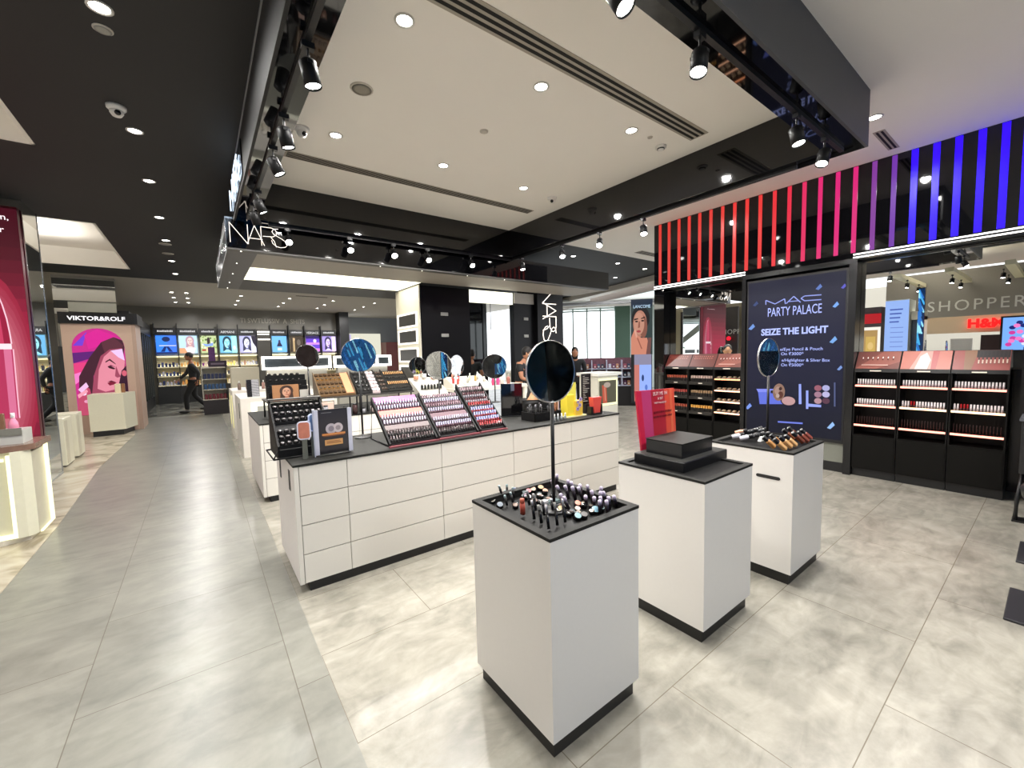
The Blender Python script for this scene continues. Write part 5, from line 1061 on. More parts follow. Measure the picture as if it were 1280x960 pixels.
# lit makeup mirrors frames far behind
def litbox(x0, x1, y, z0, z1, label, split=None, zb=.95):
    t = thing('light_box', label, 'light box', (0, 0, 0)); fr = em((255, 252, 246), 2.6); m = MB(); b = .055
    m.box(x0, x1, y, y+.05, z1-b, z1, fr); m.box(x0, x1, y, y+.05, z0, z0+b, fr); m.box(x0, x0+b, y, y+.05, z0, z1, fr); m.box(x1-b, x1, y, y+.05, z0, z1, fr)
    if split: m.box(split, split+b, y, y+.05, z0, z1, fr)
    m.build('glowing_border', t); MB().box(x0, x1, y+.05, y+.3, z0, z1, mat((70, 76, 80), .15, vary=.3, scale=4)).build('interior', t)
    MB().box(x0+.1, x1-.1, y+.06, y+.28, 0, z0, mat((206, 202, 190), .5)).build('stand', t)
litbox(1.12, 2.62, 11.0, 1.31, 1.62, 'long low light-rimmed box left of the blue streaked mirror')
litbox(2.68, 4.16, 11.0, 1.31, 1.60, 'long low light-rimmed box right of the blue streaked mirror', 3.75)
t = thing('wall_screen', 'pale cream wall panel behind the blue streaked mirror', 'panel', (0, 0, 0)); MB().box(5.75, 7.6, 21.5, 21.88, 1.2, 2.75, em((236, 234, 214), .7)).build('panel', t); MB().box(5.75, 6.1, 21.45, 21.5, 1.25, 2.7, em((190, 180, 220), .8)).build('picture', t)
t = thing('red_cabinet', 'dark red display cabinet at the far end right of the pale wall panel', 'cabinet', (0, 0, 0)); MB().box(7.7, 9.6, 21.0, 21.88, 0, 2.3, mat((96, 34, 30), .4)).build('body', t); MB().box(8.9, 9.2, 20.98, 21.0, 1.9, 2.2, em((200, 30, 30), .8)).build('logo_block', t); MB().box(9.7, 10.0, 21.2, 21.88, 0, 2.8, mat((190, 192, 186), .4)).build('side_panel', t)

# ================================================================== MIDDLE ISLAND (white tables and products)
t = thing('white_table', 'white high table with tilted white trays between the counters', 'table', (0, 0, 0)); WTb = mat((232, 228, 216), .4)
MB().box(2.95, 4.34, 5.35, 5.95, 1.0, 1.05, WTb).build('tabletop', t)
for a, b in ((4.28, 5.36), (4.28, 5.88), (2.97, 5.88), (2.97, 5.36)): MB().box(a, a+.055, b, b+.055, 0, 1.0, WTb).build('leg', t)
MB().box(3.0, 4.28, 5.5, 5.52, .5, .54, WTb).build('stretcher', t)
def white_tray(x0, x1, yf, label, cols):
    t = thing('white_display', label, 'display tray', (x0, yf, 1.05)); w = x1-x0
    m = MB(); m.prism([(0, 0), (0, .02), (.32, .16), (.34, .16), (.34, 0)], 'x', 0, w, WTb); m.build('body', t)
    m = MB(); m.prism([(0, .02), (0, .05), (.34, .2), (.34, .16)], 'x', -.01, 0, WTb); m.build('side_rail', t); MB().prism([(0, .02), (0, .05), (.34, .2), (.34, .16)], 'x', w, w+.01, WTb).build('side_rail', t)
    for k, (fx, fy, c) in enumerate(cols):
        z = .02+.14*fy; q = thing('skincare_bottle', f'{["clear","cream","gold","white","amber","rose","black","green"][k % 8]} bottle, '+label.split(' of ')[0].split(' with ')[0]+' on the table', 'bottle', (x0+w*fx, yf+.32*fy, 1.05+z+.012)); MB().lathe([(.018, 0), (.018, .07), (.008, .08)], mat(c, .25), n=10).build('bottle', q); MB().lathe([(.01, .08), (.01, .11), (0, .112)], mat((235, 232, 226), .3) if k % 2 else BLACK, n=8).build('cap', q)
white_tray(3.22, 3.62, 5.42, 'middle tilted white tray of bottles on the white table', [(.15, .3, (200, 196, 186)), (.35, .5, (226, 214, 180)), (.55, .4, (196, 160, 90)), (.75, .6, (230, 228, 220)), (.9, .3, (210, 206, 196))])
white_tray(2.98, 3.18, 5.40, 'left tilted white tray with red lip tubes', [(.2, .3, (200, 60, 60)), (.5, .2, (210, 90, 80)), (.8, .5, (190, 50, 60)), (.5, .7, (226, 150, 130))])
for i, (x, c, nm_) in enumerate(((3.75, (206, 60, 110), 'magenta'), (3.84, (190, 70, 130), 'pink'), (3.92, (226, 206, 196), 'ivory'), (4.05, (150, 90, 80), 'brown'))):
    t = thing('lotion_bottle', f'{nm_} pump bottle on the right part of the white table', 'bottle', (x, 5.5, 1.05)); MB().lathe([(.03, 0), (.03, .11), (.012, .13)], mat(c, .25), n=12).build('bottle', t); MB().lathe([(.012, .13), (.012, .17), (.02, .172), (0, .174)], WHITE, n=8).build('pump', t)
t = thing('white_island', 'white sculpted skincare stand with dark bottles left of the white table', 'display stand', (0, 0, 0))
m = MB(); m.box(2.48, 2.92, 5.5, 5.9, 0, 1.0, WTb); m.prism([(5.5, 1.0), (5.5, 1.02), (5.9, 1.22), (5.9, 1.0)], 'x', 2.48, 2.92, WTb); m.build('body', t); MB().box(2.5, 2.9, 5.45, 5.5, .98, 1.0, WTb).build('ledge', t)
for i in range(7):
    q = thing('serum_bottle', 'dark serum bottle standing on the white sculpted stand', 'bottle', (2.54+i*.05, 5.56, 1.062), group='dark serum bottles on the sculpted stand'); MB().lathe([(.018, 0), (.018, .06), (.008, .07)], mat((28, 34, 32), .2), n=10).build('bottle', q); MB().lathe([(.009, .07), (.009, .1), (0, .101)], WHITE, n=8).build('dropper', q)
for i, (x, y, z, c) in enumerate(((2.56, 5.8, 1.2, (214, 150, 120)), (2.7, 5.82, 1.21, (226, 226, 216)), (2.84, 5.8, 1.2, (206, 120, 100)))):
    q = thing('cream_jar', ['apricot', 'white', 'salmon'][i]+' cream jar at the top of the white sculpted stand', 'jar', (x, y, z)); MB().lathe([(.035, 0), (.035, .05)], mat(c, .3), n=12).build('jar', q); MB().lathe([(.036, .05), (.036, .07), (0, .072)], mat((226, 222, 212), .3), n=12).build('lid', q)

# ================================================================== ENTRANCE (far right)
A_, B_ = Vector((8.81, 8.30, 0)), Vector((9.83, 7.175, 0)); dd = (B_-A_).normalized(); nf = Vector((-dd.y, dd.x, 0)); nf = nf if nf.dot(A_) > 0 else -nf
def diag(name, s0, s1, d0, d1, z0, z1, m, parent=None, base=A_):
    q = [base+dd*s0+nf*d0, base+dd*s1+nf*d0, base+dd*s1+nf*d1, base+dd*s0+nf*d1]
    b = MB(); b.prism([(p.x, p.y) for p in q], 'z', z0, z1, m); return b.build(name, parent)
WB = mat((222, 218, 212), .5)
o = diag('trim_12', -3.2, 2.6, .9, 1.0, 2.98, 3.07, mat((120, 122, 124), .4)); o['kind'] = 'structure'
o = diag('wall_far', -3.2, 4.5, 4.1, 4.2, 3.25, 3.6, WB); o['kind'] = 'structure'
b = MB(); b.prism([(9.75, 5.7), (10.05, 5.7), (11.3, 10.3), (12.4, 13.6), (11.7, 13.6)], 'z', 3.44, 3.6, mat((226, 220, 210), .5)); b.prism([(10.2, 5.7), (10.3, 5.7), (12.6, 13.6), (12.5, 13.6)], 'z', 3.3, 3.5, mat((150, 140, 132), .5)); struct('trim_13', b)
# bright glazed front
base = A_+nf*6.2
DAY = em((246, 252, 255), 2.2)
o = diag('window_1', -4.6, 1.75, .06, .08, 0.6, 3.35, DAY, base=base); o['kind'] = 'structure'
frm = mat((120, 138, 132), .4)
for k, s in enumerate((-4.6, -2.55, -1.62, -.55, 0.05, .62, 1.75)):
    o = diag('trim_%d' % (14), s-.03, s+.03, 0, .06, 0, 3.5, frm, base=base); o['kind'] = 'structure'
for z in (.6, 3.3):
    o = diag('trim_15', -4.6, 1.75, 0, .06, z-.03, z+.03, frm, base=base); o['kind'] = 'structure'
o = diag('wall_far', -6, 4.2, .09, .2, 0, 4.2, mat((196, 208, 204), .5), base=base); o['kind'] = 'structure'
o = diag('ceiling', -6, 4.2, -2.6, .1, 3.42, 3.5, mat((206, 210, 204), .6), base=base); o['kind'] = 'structure'
o = diag('wall_far', 1.2, 1.8, -.5, .0, 0, 3.42, mat((76, 104, 88), .5), base=base); o['kind'] = 'structure'
st_ = thing('staircase', 'pale sloping staircase with glass balustrade against the bright windows', 'staircase', (0, 0, 0))
def diagpoly(name, pts, d0, d1, m, parent, base):
    b = MB(); P_ = lambda s, z, d: base+dd*s+nf*d+Vector((0, 0, z)); n = len(pts)
    vs = [tuple(P_(s, z, d0)) for s, z in pts]+[tuple(P_(s, z, d1)) for s, z in pts]
    b.add(vs, [tuple(range(n)), tuple(range(2*n-1, n-1, -1))]+[(i, i+n, (i+1) % n+n, (i+1) % n) for i in range(n)], m); return b.build(name, parent)
diagpoly('flight', [(-4.6, 2.2), (-3.2, 3.4), (-2.6, 3.4), (-4.6, 1.8)], -.3, -.1, mat((206, 206, 196), .5), st_, base)
diagpoly('balustrade', [(-4.6, .6), (-2.5, .6), (-3.4, 1.1), (-4.6, 1.9)], -.2, -.18, mat((150, 200, 176), .1), st_, base)
# product shelves by the entrance
t = thing('entrance_shelving', 'low white framed shelving of colourful cosmetics in front of the bright windows', 'shelving', (0, 0, 0))
diag('base', -.2, 1.52, 0, .5, 0, .56, mat((16, 14, 18), .4), t)
diag('back_panel', -.2, 1.52, .42, .46, .56, 1.36, mat((120, 80, 90), .4, vary=.4, scale=14), t)
for k in range(5): diag('upright', -.2+k*.42, -.17+k*.42, -.0, .45, .56, 1.30, mat((214, 218, 240), .3), t)
for z in (.58, .82, 1.06): diag('shelf', -.2, 1.52, .0, .42, z-.02, z, mat((200, 206, 226), .3), t)
cc = [(60, 90, 120), (170, 80, 100), (206, 150, 110), (110, 60, 100), (190, 196, 210), (40, 60, 80)]
for r, z in enumerate((.58, .82, 1.06)):
    for k in range(12):
        p = A_+dd*(-.2+.42*(k//3)+.105+(k % 3)*.105)+nf*.12; c = cc[(k*5+r*2) % 6]
        key = ('eb', c)
        if key not in pbox: pbox[key] = MB().bbox(-.035, .035, -.03, .03, 0, .13, mat(c, .3), .005).box(-.02, .02, -.031, -.03, .03, .08, mat((220, 214, 206), .4)).data('cosmetic_box')
        copies(pbox[key], 'cosmetic_box', [(p.x, p.y, z+.001)], f'small cosmetic box on the {["lowest","middle","top"][r]} shelf by the bright windows', 'box', f'boxes on the {["lowest","middle","top"][r]} shelf by the windows', rots=(0, 0, math.atan2(dd.y, dd.x)))
# portrait banner by the entrance
C0 = Vector((9.55, 6.05, 0))
def onplane(px, py, base):
    d = ray(px, py); k = (base-Vector((0, 0, H))).dot(nf)/d.dot(nf); return Vector((0, 0, H))+d*k
pb = Vector((9.72, 6.95, 0))
a = onplane(789, 500, pb); b = onplane(815, 500, pb); zt = onplane(800, 374, pb).z; zm = onplane(800, 443, pb).z; wd = (b-a).length*1.02
t = thing('portrait_banner', 'tall banner with a woman resting her face on her hand beside the entrance', 'banner', (0, 0, 0))
diag('board', (a-pb).dot(dd), (b-pb).dot(dd), .0, .06, .1, zt, mat((34, 38, 44), .4), t, base=pb)
g = G(a+nf*(-.002)-Vector((0, 0, a.z-zm)), (tuple(dd), (0, 0, 1)), wd, zt-zm, .7, .0007)
g.rect(0, 0, 1, 1, (52, 66, 66)); g.rect(0, .87, 1, 1, (24, 40, 60)); g.ell(.45, .66, .42, .22, (30, 28, 30)); g.ell(.42, .56, .32, .24, (186, 130, 110)); g.ell(.58, .5, .18, .2, (140, 90, 76)); g.ell(.38, .56, .24, .2, (200, 146, 124)); g.poly([(.14, .62), (.34, .64), (.32, .66), (.15, .65)], (40, 26, 26)); g.poly([(.46, .64), (.66, .66), (.64, .68), (.47, .66)], (40, 26, 26)); g.ell(.26, .6, .07, .015, (30, 20, 22)); g.ell(.54, .61, .07, .015, (30, 20, 22)); g.poly([(.36, .6), (.42, .6), (.42, .49), (.32, .48)], (150, 96, 80)); g.ell(.36, .42, .1, .022, (170, 70, 76)); g.poly([(0, 0), (0, .3), (.14, .44), (.24, .36), (.5, .3), (.75, .3), (.9, 0)], (214, 140, 116)); g.poly([(.14, .44), (.2, .46), (.3, .34), (.24, .3)], (226, 166, 146)); g.line([(.3, .3), (.5, .1)], .03, (160, 96, 80)); g.poly([(.7, .0), (.9, .0), (.95, .3), (.8, .3)], (120, 80, 76))
g.build('portrait', t)
text('LANCOME', .12, a+dd*wd*.5+nf*(-.02)+Vector((0, 0, zt-.24-a.z)), (tuple(dd), (0, 0, 1)), em((190, 220, 245), .9), t, sx=.8)
p2 = onplane(801, 443, pb); 
g = G(a+nf*(-.002)+dd*wd*.15-Vector((0, 0, a.z-.15)), (tuple(dd), (0, 0, 1)), wd*.8, zm-.15, .8, .0007); g.rect(0, 0, .3, 1, (196, 120, 110)); g.rect(.3, 0, 1, .78, (150, 176, 246)); g.rect(0, .78, 1, 1, (140, 136, 160)); g.ell(.5, .5, .07, .07, (40, 60, 110)); g.ell(.7, .3, .08, .06, (90, 120, 200)); g.build('product_picture', t)
# lit island by the entrance
t = thing('lit_counter', 'white counter with a glowing frame and orange bottle art near the entrance', 'counter', (6.35, 5.6, 0)); fr = em((255, 250, 190), 1.1)
MB().box(0, .62, 0, .5, 0, 1.06, mat((220, 216, 200), .4)).build('body', t); MB().box(-.04, .68, -.05, .55, 1.06, 1.12, mat((232, 230, 222), .4)).build('worktop', t)
MB().box(.03, .59, -.012, 0, .96, 1.0, fr).box(.55, .59, -.012, 0, .45, .96, fr).box(.03, .59, -.012, 0, .45, .49, fr).build('light_frame', t)
g = G((6.38, 5.585, .5), '-y', .52, .46, .5, .0008); g.rect(0, 0, 1, 1, (96, 92, 66)); g.poly([(.2, 0), (.45, 0), (.4, .8), (.15, .8)], (226, 96, 64)); g.ell(.45, .8, .2, .12, (206, 186, 170)); g.line([(.3, .7), (.34, .1)], .02, (246, 180, 150)); g.build('picture', t)

# ================================================================== RIGHT EDGE: stools and black unit
t = thing('makeup_counter', 'black counter cut off by the right picture edge beside the lipstick bays', 'counter', (0, 0, 0)); MB().bbox(5.55, 6.3, -1.2, .19, .42, .88, mat((34, 34, 35), .4), .01).build('body', t); MB().box(5.5, 6.3, -1.2, .2, .88, .9, mat((92, 94, 100), .3)).build('worktop', t)
MB().box(5.9, 6.3, -1.2, .22, 0.9, 1.5, mat((14, 14, 15), .2)).build('upper_unit', t); m = MB(); m.tube([(5.62, .17, .42), (5.56, .19, .2), (5.55, .19, 0.0)], .012, BLACK); m.tube([(5.7, .17, .42), (5.62, .2, .0)], .012, BLACK); m.box(5.52, 5.66, .13, .21, 0, .015, BLACK); m.build('leg', t)
for i, (x, y) in enumerate(((4.52, -.06), (3.52, -.06))):
    t = thing('bar_stool', ['farther', 'nearer'][i]+' black stool with a square floor plate at the right picture edge', 'stool', (x+.2, y-.02, 0)); MB().bbox(-.22, .26, -.24, .22, 0, .014, mat((40, 40, 44), .45), .004).build('base', t); MB().cyl(.03, .014, .68, STEEL, n=16).build('pole', t); MB().lathe([(.05, .62), (.19, .67), (.2, .72), (.18, .75), (0, .755)], BLACK, n=24).build('seat', t)

# ================================================================== BEHIND AND LEFT OF THE CAMERA (seen in the mirrors)
struct('wall_behind', MB().box(-9, 3.6, -6.1, -6, 0, ZC, mat((66, 64, 62), .5)))
struct('wall_behind', MB().box(3.6, 7, -6.1, -6, 0, ZC, mat((18, 62, 84), .3)))
def stripes_screen(name, label, x0, y0, x1, y1, z0, z1, n, c1=(70, 170, 226), c2=(10, 40, 80)):
    r = Vector((x1-x0, y1-y0, 0)); L_ = r.length; r.normalize(); t = thing(name, label, 'screen', (0, 0, 0)); nrm = r.cross(Vector((0, 0, 1)))
    q = [(x0, y0), (x1, y1), (x1-nrm.x*.08, y1-nrm.y*.08), (x0-nrm.x*.08, y0-nrm.y*.08)]
    m = MB(); m.prism(q, 'z', 0, z1, BLACK); m.build('casing', t)
    g = G((x0+nrm.x*.002, y0+nrm.y*.002, z0+.02), (tuple(r), (0, 0, 1)), L_, z1-z0-.04, 1.1, .0003); g.rect(0, 0, 1, 1, c2)
    rnd = random.Random(3)
    for k in range(n):
        cx, cy = rnd.random(), rnd.random(); l_ = .05+.1*rnd.random(); sl = L_/(z1-z0)
        x_, y_ = min(max(cx, .02), .95), min(max(cy, .02), .9); x2, y2 = min(x_+l_*.35/sl, .99), min(y_+l_, .99)
        g.line([(x_, y_), (x2, y2)], .035, random.choice([c1, (150, 220, 246), (40, 110, 190)]))
    g.build('display', t); return t
stripes_screen('streak_screen', 'wide screen of blue streaks behind the camera', 3.2, -3.2, -1.6, -3.2, .3, 3.2, 420, c2=(30, 84, 140))
stripes_screen('streak_screen', 'tall narrow screen of blue streaks left of the poster pillar', -3.9, 8.3, -3.9, 9.3, .4, 2.9, 60)
stripes_screen('streak_screen', 'narrow blue streak screen on the entrance column left of the camera', -2.4, 3.64, -2.4, 3.80, .4, 2.9, 40)
stripes_screen('streak_screen', 'narrow blue streak screen beside the shop front lettering', -2.4, 2.22, -2.4, 2.34, .4, 3.0, 40)
def mx(px, py, xr): p = aX(px, py, 12.66-xr); return (xr, p.y, p.z)
t = thing('red_vitrine', 'gold lit picture vitrine with a red header left of the camera', 'display', (0, 0, 0)); a = mx(1100, 434, -2.4); b = mx(1078, 380, -2.4); 
MB().box(-2.9, -2.42, a[1], b[1], .2, 2.6, mat((40, 20, 22), .4)).build('body', t); MB().box(-2.42, -2.4, a[1], b[1], 2.15, 2.42, em((206, 20, 34), .7)).build('header', t)
g = G((-2.398, a[1], 1.0), '+x', b[1]-a[1], 1.05, 1.0, .001); g.rect(0, 0, 1, 1, (250, 240, 230)); g.rect(.15, .06, .85, .92, (176, 140, 86)); g.rect(.25, .1, .75, .75, (206, 170, 90)); g.ell(.5, .5, .15, .1, (226, 190, 120)); g.build('picture', t)
t = thing('blue_lightbox', 'pale blue lit text panel left of the camera', 'light box', (0, 0, 0)); a = mx(1134, 434, -2.4); b = mx(1107, 376, -2.4); MB().box(-3.2, -2.42, a[1], b[1], 0, b[2], mat((206, 210, 206), .4)).build('body', t)
g = G((-2.418, a[1], .9), '+x', b[1]-a[1], b[2]-.92, 1.0, .001); g.rect(0, 0, 1, 1, (150, 180, 240))
for k in range(4): g.rect(.25+.05*k, .86-k*.06, .8, .88-k*.06, (70, 90, 170))
for k in range(5): g.rect(.2, .6-k*.07, .75, .61-k*.07, (110, 130, 200))
g.build('display', t)
t = thing('white_vitrine', 'cream framed glass display case beside the pale blue text panel', 'cabinet', (0, 0, 0)); c_ = mx(1152, 434, -2.6); m = MB(); m.box(-3.2, -2.6, c_[1], a[1]-.02, 2.2, 2.42, mat((216, 214, 196), .4)); m.box(-3.2, -2.6, c_[1], c_[1]+.05, .2, 2.3, mat((216, 214, 196), .4)); m.build('frame', t); MB().box(-3.2, -2.7, c_[1]+.05, a[1]-.02, .2, 2.2, mat((60, 76, 100), .15, vary=.3)).build('glass', t)
# shop front with lettering and the mall beyond
struct('wall_left', MB().box(-25.2, -25, -16, 26, 0, 5.5, mat((206, 198, 182), .6)))
struct('floor', MB().box(-25, -9, -16, 26, -.1, 0, tile_mat((150, 146, 136), (176, 170, 158), .8, .8, 0, 0, (110, 104, 92), .2)))
struct('wall_left', MB().box(-4.6, -4.5, -6, 3.4, 2.3, ZC, mat((128, 124, 116), .35)))
t = thing('shop_lettering', 'large thin metal shop name letters on the grey entrance fascia', 'sign', (0, 0, 0))
p1 = mx(1172, 384, -4.5); text('SHOPPERS STOP', .42, (-4.49, p1[1]+.22, 2.47), ((0, -1, 0), (0, 0, 1)), mat((214, 214, 206), .3, .3), t, 'LEFT', sx=.9, sp=1.25, ext=.004)
g2 = mx(1228, 396, -9.0)
t = thing('red_shop_sign', 'glowing red letters of a shop across the mall, left of the camera', 'sign', (0, 0, 0)); text('H&M', .40, (-8.6, g2[1]-.12, g2[2]-.36), ((0, -1, 0), (0, 0, 1)), em((255, 20, 20), 2.5), t, bold=.02)
t = thing('shop_interior', 'bright warm shop across the mall, left of the camera', 'shop', (.6, 0, 0))
MB().box(-9.4, -9.3, -5.9, 3.6, 1.9, 3.0, mat((224, 196, 160), .5)).box(-9.4, -9.3, -5.9, 3.6, 3.05, 3.6, mat((150, 140, 126), .5)).build('facade', t); MB().box(-9.3, -9.2, -5.9, 3.6, 2.62, 2.72, em((255, 226, 180), 1.6)).build('cove_light', t)
for i, (y, c) in enumerate(((1.9, (226, 222, 214)), (1.2, (60, 40, 40)), (.6, (226, 222, 214)), (-.2, (50, 36, 30)))): MB().box(-9.15, -8.9, y, y+.5, .0, 1.7+.1*(i % 2), mat(c, .5)).build('fixture', t)
t = thing('pink_screen', 'blue and pink picture screen across the mall', 'screen', (0, 0, 0)); p_ = mx(1262, 420, -7.5); g = G((-7.5, p_[1]-.6, 1.3), '+x', .75, 1.0, 1.1, .001); g.rect(0, 0, 1, 1, (120, 170, 250))
for k in range(18): g.ell(.1+.8*random.random(), .1+.8*random.random(), .09, .06, random.choice([(236, 120, 190), (200, 60, 150), (30, 40, 110), (220, 220, 255)]))
g.build('display', t); MB().box(-7.6, -7.5, p_[1]-.65, p_[1]+.2, 0, 2.35, BLACK).build('casing', t)
t = thing('shop_lettering', 'second set of thin shop name letters on the far left wall beyond the posters', 'sign', (0, 0, 0)); 
MB().box(-6.6, -6.5, 8.75, 11.5, 0, 3.4, mat((50, 40, 38), .4)).build('wall_panel', t); text('SHOPPERS STOP', .30, (-6.49, 9.6, 2.2), ((0, -1, 0), (0, 0, 1)), mat((214, 214, 206), .3, .3), t, 'LEFT', sp=1.1, ext=.004)
o = MB().lathe([(.09, -.01), (.09, .01)], em((240, 20, 40), 2), (0, 0, 0), 20, 'x').cyl(.015, -2.0, -.05, BLACK, n=8).build('red_light', None, (-6.3, 9.05, 2.0)); tag(o, 'round red light by the far left shop lettering', 'light')
# bright ceiling beams over the entrance behind-left, mirrored at the top right
for i in range(4):
    o = MB().box(-4.4, -1.3, -.2+i*.9, -.05+i*.9, 3.2, 3.3, mat((226, 220, 190), .5)).build('ceiling_beam'); tag(o, 'pale suspended ceiling beam left of the camera', 'beam', 'pale beams left of the camera')
for i in range(4):
    for k in range(2): track_spot(-2.0-1.4*k, .1+i*.8, 3.2, (-2.0-1.4*k+.8, .3+i*.8, 0), 'black spotlight between the pale beams left of the camera', 'spotlights left of the camera', 60, 70)

# ================================================================== PEOPLE
SKIN = mat((176, 122, 92), .55); SKD = mat((150, 100, 74), .55); CLB = mat((20, 21, 24), .75); HAIR = mat((18, 14, 13), .6); SHOE = mat((14, 13, 13), .4)
def skin_mesh(J, E, root, sub=2):
    names = list(J); me = bpy.data.meshes.new('m'); me.from_pydata([J[n][0] for n in names], [(names.index(a), names.index(b)) for a, b in E], [])
    o = bpy.data.objects.new('tmp', me); COL.objects.link(o); md = o.modifiers.new('s', 'SKIN'); md.use_smooth_shade = True; ms = o.modifiers.new('u', 'SUBSURF'); ms.levels = sub; ms.render_levels = sub
    sv = me.skin_vertices[0].data
    for i, n in enumerate(names): r = J[n][1]; sv[i].radius = r if isinstance(r, tuple) else (r, r); sv[i].use_root = (n == root)
    dg = bpy.context.evaluated_depsgraph_get(); ev = o.evaluated_get(dg); m2 = ev.to_mesh(); vs = [v.co.copy() for v in m2.vertices]; fs = [tuple(p.vertices) for p in m2.polygons]; ev.to_mesh_clear()
    bpy.data.objects.remove(o); bpy.data.meshes.remove(me); return vs, fs
def hand(mb, w, d, palm, m, s=1.0):
    """w wrist, d direction of the fingers, palm: palm normal"""
    d = Vector(d).normalized(); n = Vector(palm).normalized(); r = d.cross(n).normalized(); w = Vector(w)
    J = {'w': (w, .022*s), 'p': (w+d*.05*s, (.034*s, .016*s))}; E = [('w', 'p')]
    vs, fs = skin_mesh({'w': (w, (.022*s, .018*s)), 'p': (w+d*.04*s, (.032*s, .015*s)), 'q': (w+d*.08*s, (.034*s, .013*s))}, [('w', 'p'), ('p', 'q')], 'w', 1); mb.add(vs, fs, m, True)
    for i, l in enumerate((.062, .072, .068, .052)):
        b = w+d*.085*s+r*((i-1.5)*.018*s); mb.tube([b, b+d*l*.5*s+n*.006, b+d*l*.85*s+n*.022*s, b+d*l*s+n*.032*s], [.0088*s, .008*s, .007*s, .0055*s], m, 6)
    b = w+d*.03*s-r*.03*s; mb.tube([b, b-r*.025*s+d*.025*s, b-r*.032*s+d*.055*s], [.011*s, .0095*s, .007*s], m, 6)
def head(mb, c, f, s, m, beard=None):
    """c centre, f facing angle"""
    R_ = Matrix.Translation(c) @ Matrix.Rotation(f, 4, 'Z'); old = mb.T; mb.T = R_
    mb.ell((0, 0, .0), (.098*s, .078*s, .122*s), m, 20, 14); mb.ell((.03*s, 0, -.06*s), (.062*s, .055*s, .06*s), m, 14, 8)
    mb.add([(.09*s, 0, .03*s), (.122*s, 0, -.022*s), (.092*s, -.016*s, -.028*s), (.092*s, .016*s, -.028*s)], [(0, 2, 1), (0, 1, 3), (1, 2, 3)], m, True)
    for y in (-1, 1):
        mb.ell((-.0*s, y*.079*s, -.005*s), (.016*s, .009*s, .03*s), m, 8, 6); mb.ell((.088*s, y*.032*s, .012*s), (.008*s, .013*s, .008*s), mat((230, 226, 220), .3), 8, 6); mb.ell((.0945*s, y*.032*s, .012*s), (.004*s, .006*s, .006*s), mat((30, 20, 16), .3), 6, 4)
        mb.ell((.089*s, y*.033*s, .034*s), (.008*s, .019*s, .004*s), HAIR, 8, 4)
    mb.ell((.088*s, 0, -.055*s), (.009*s, .024*s, .007*s), mat((140, 70, 62), .5), 8, 5)
    mb.T = old
def hair(c, f, s, parent, long=False, beard=False):
    m = MB(Matrix.Translation(c) @ Matrix.Rotation(f, 4, 'Z')); m.ell((-.014*s, 0, .028*s), (.102*s, .087*s, .108*s), HAIR, 18, 12)
    if long: m.ell((-.06*s, 0, -.06*s), (.06*s, .085*s, .16*s), HAIR, 14, 9)
    o = m.build('hair', parent)
    if beard: b = MB(Matrix.Translation(c) @ Matrix.Rotation(f, 4, 'Z')); b.ell((.045*s, 0, -.085*s), (.052*s, .057*s, .043*s), HAIR, 14, 8); b.build('beard', parent)
def person(label, loc, rz, J, arms, skin=SKIN, long=False, beard=False, s=1.0, headang=0.0, hands=True):
    t = thing('person', label, 'person', loc, rz)
    V_ = lambda n: Vector(J[n])
    body = {'pelvis': (J['pelvis'], (.12, .095)), 'belly': (J['belly'], (.115, .09)), 'chest': (J['chest'], (.135, .10)), 'neck': (J['neck'], .052), 'nape': (J['nape'], .05)}
    E = [('pelvis', 'belly'), ('belly', 'chest'), ('chest', 'neck'), ('neck', 'nape')]
    for q in 'lr':
        body['sh'+q] = (J['sh'+q], .062); body['el'+q] = (J['el'+q], .042); body['wr'+q] = (J['wr'+q], .026); E += [('chest', 'sh'+q), ('sh'+q, 'el'+q), ('el'+q, 'wr'+q)]
        body['hip'+q] = (J['hip'+q], .085); body['kn'+q] = (J['kn'+q], .055); body['an'+q] = (J['an'+q], .036); E += [('pelvis', 'hip'+q), ('hip'+q, 'kn'+q), ('kn'+q, 'an'+q)]
    vs, fs = skin_mesh(body, E, 'pelvis'); mb = MB(); mb.add(vs, fs, skin, True); hc = V_('head'); head(mb, hc, headang, 1.0, skin)
    if hands:
        for q in 'lr': d = V_('wr'+q)-V_('el'+q); hand(mb, V_('wr'+q), d, arms[q], skin)
    mb.build('body', t)
    top = {k: (v[0], tuple(a+.014 for a in v[1]) if isinstance(v[1], tuple) else v[1]+.014) for k, v in body.items() if k in ('pelvis', 'belly', 'chest', 'shl', 'shr', 'ell', 'elr', 'wrl', 'wrr')}
    Et = [e for e in E if e[0] in top and e[1] in top]
    for q in 'lr':
        k = arms.get('sleeve', 1.0); 
        if k < 1: top['el'+q] = (tuple(Vector(J['sh'+q]).lerp(Vector(J['el'+q]), k)), .062); top.pop('wr'+q); Et = [e for e in Et if e[1] != 'wr'+q]
        else: top['wr'+q] = (tuple(Vector(J['el'+q]).lerp(Vector(J['wr'+q]), .93)), .038)
    vs, fs = skin_mesh(top, Et, 'pelvis'); MB().add(vs, fs, CLB, True).build('shirt', t)
    tr = {'pelvis': (J['pelvis'], (.137, .112))}; Er = []
    for q in 'lr': tr['hip'+q] = (J['hip'+q], .105); tr['kn'+q] = (J['kn'+q], .075); tr['an'+q] = (J['an'+q], .06); Er += [('pelvis', 'hip'+q), ('hip'+q, 'kn'+q), ('kn'+q, 'an'+q)]
    vs, fs = skin_mesh(tr, Er, 'pelvis'); MB().add(vs, fs, mat((16, 16, 18), .8), True).build('trousers', t)
    for q in 'lr':
        a = V_('an'+q); m = MB(); m.ell((a.x+.06, a.y, max(.04, a.z-.05)), (.135, .048, .042), SHOE, 14, 8); m.build('shoe', t)
    hair(hc, headang, 1.0, t, long, beard); return t
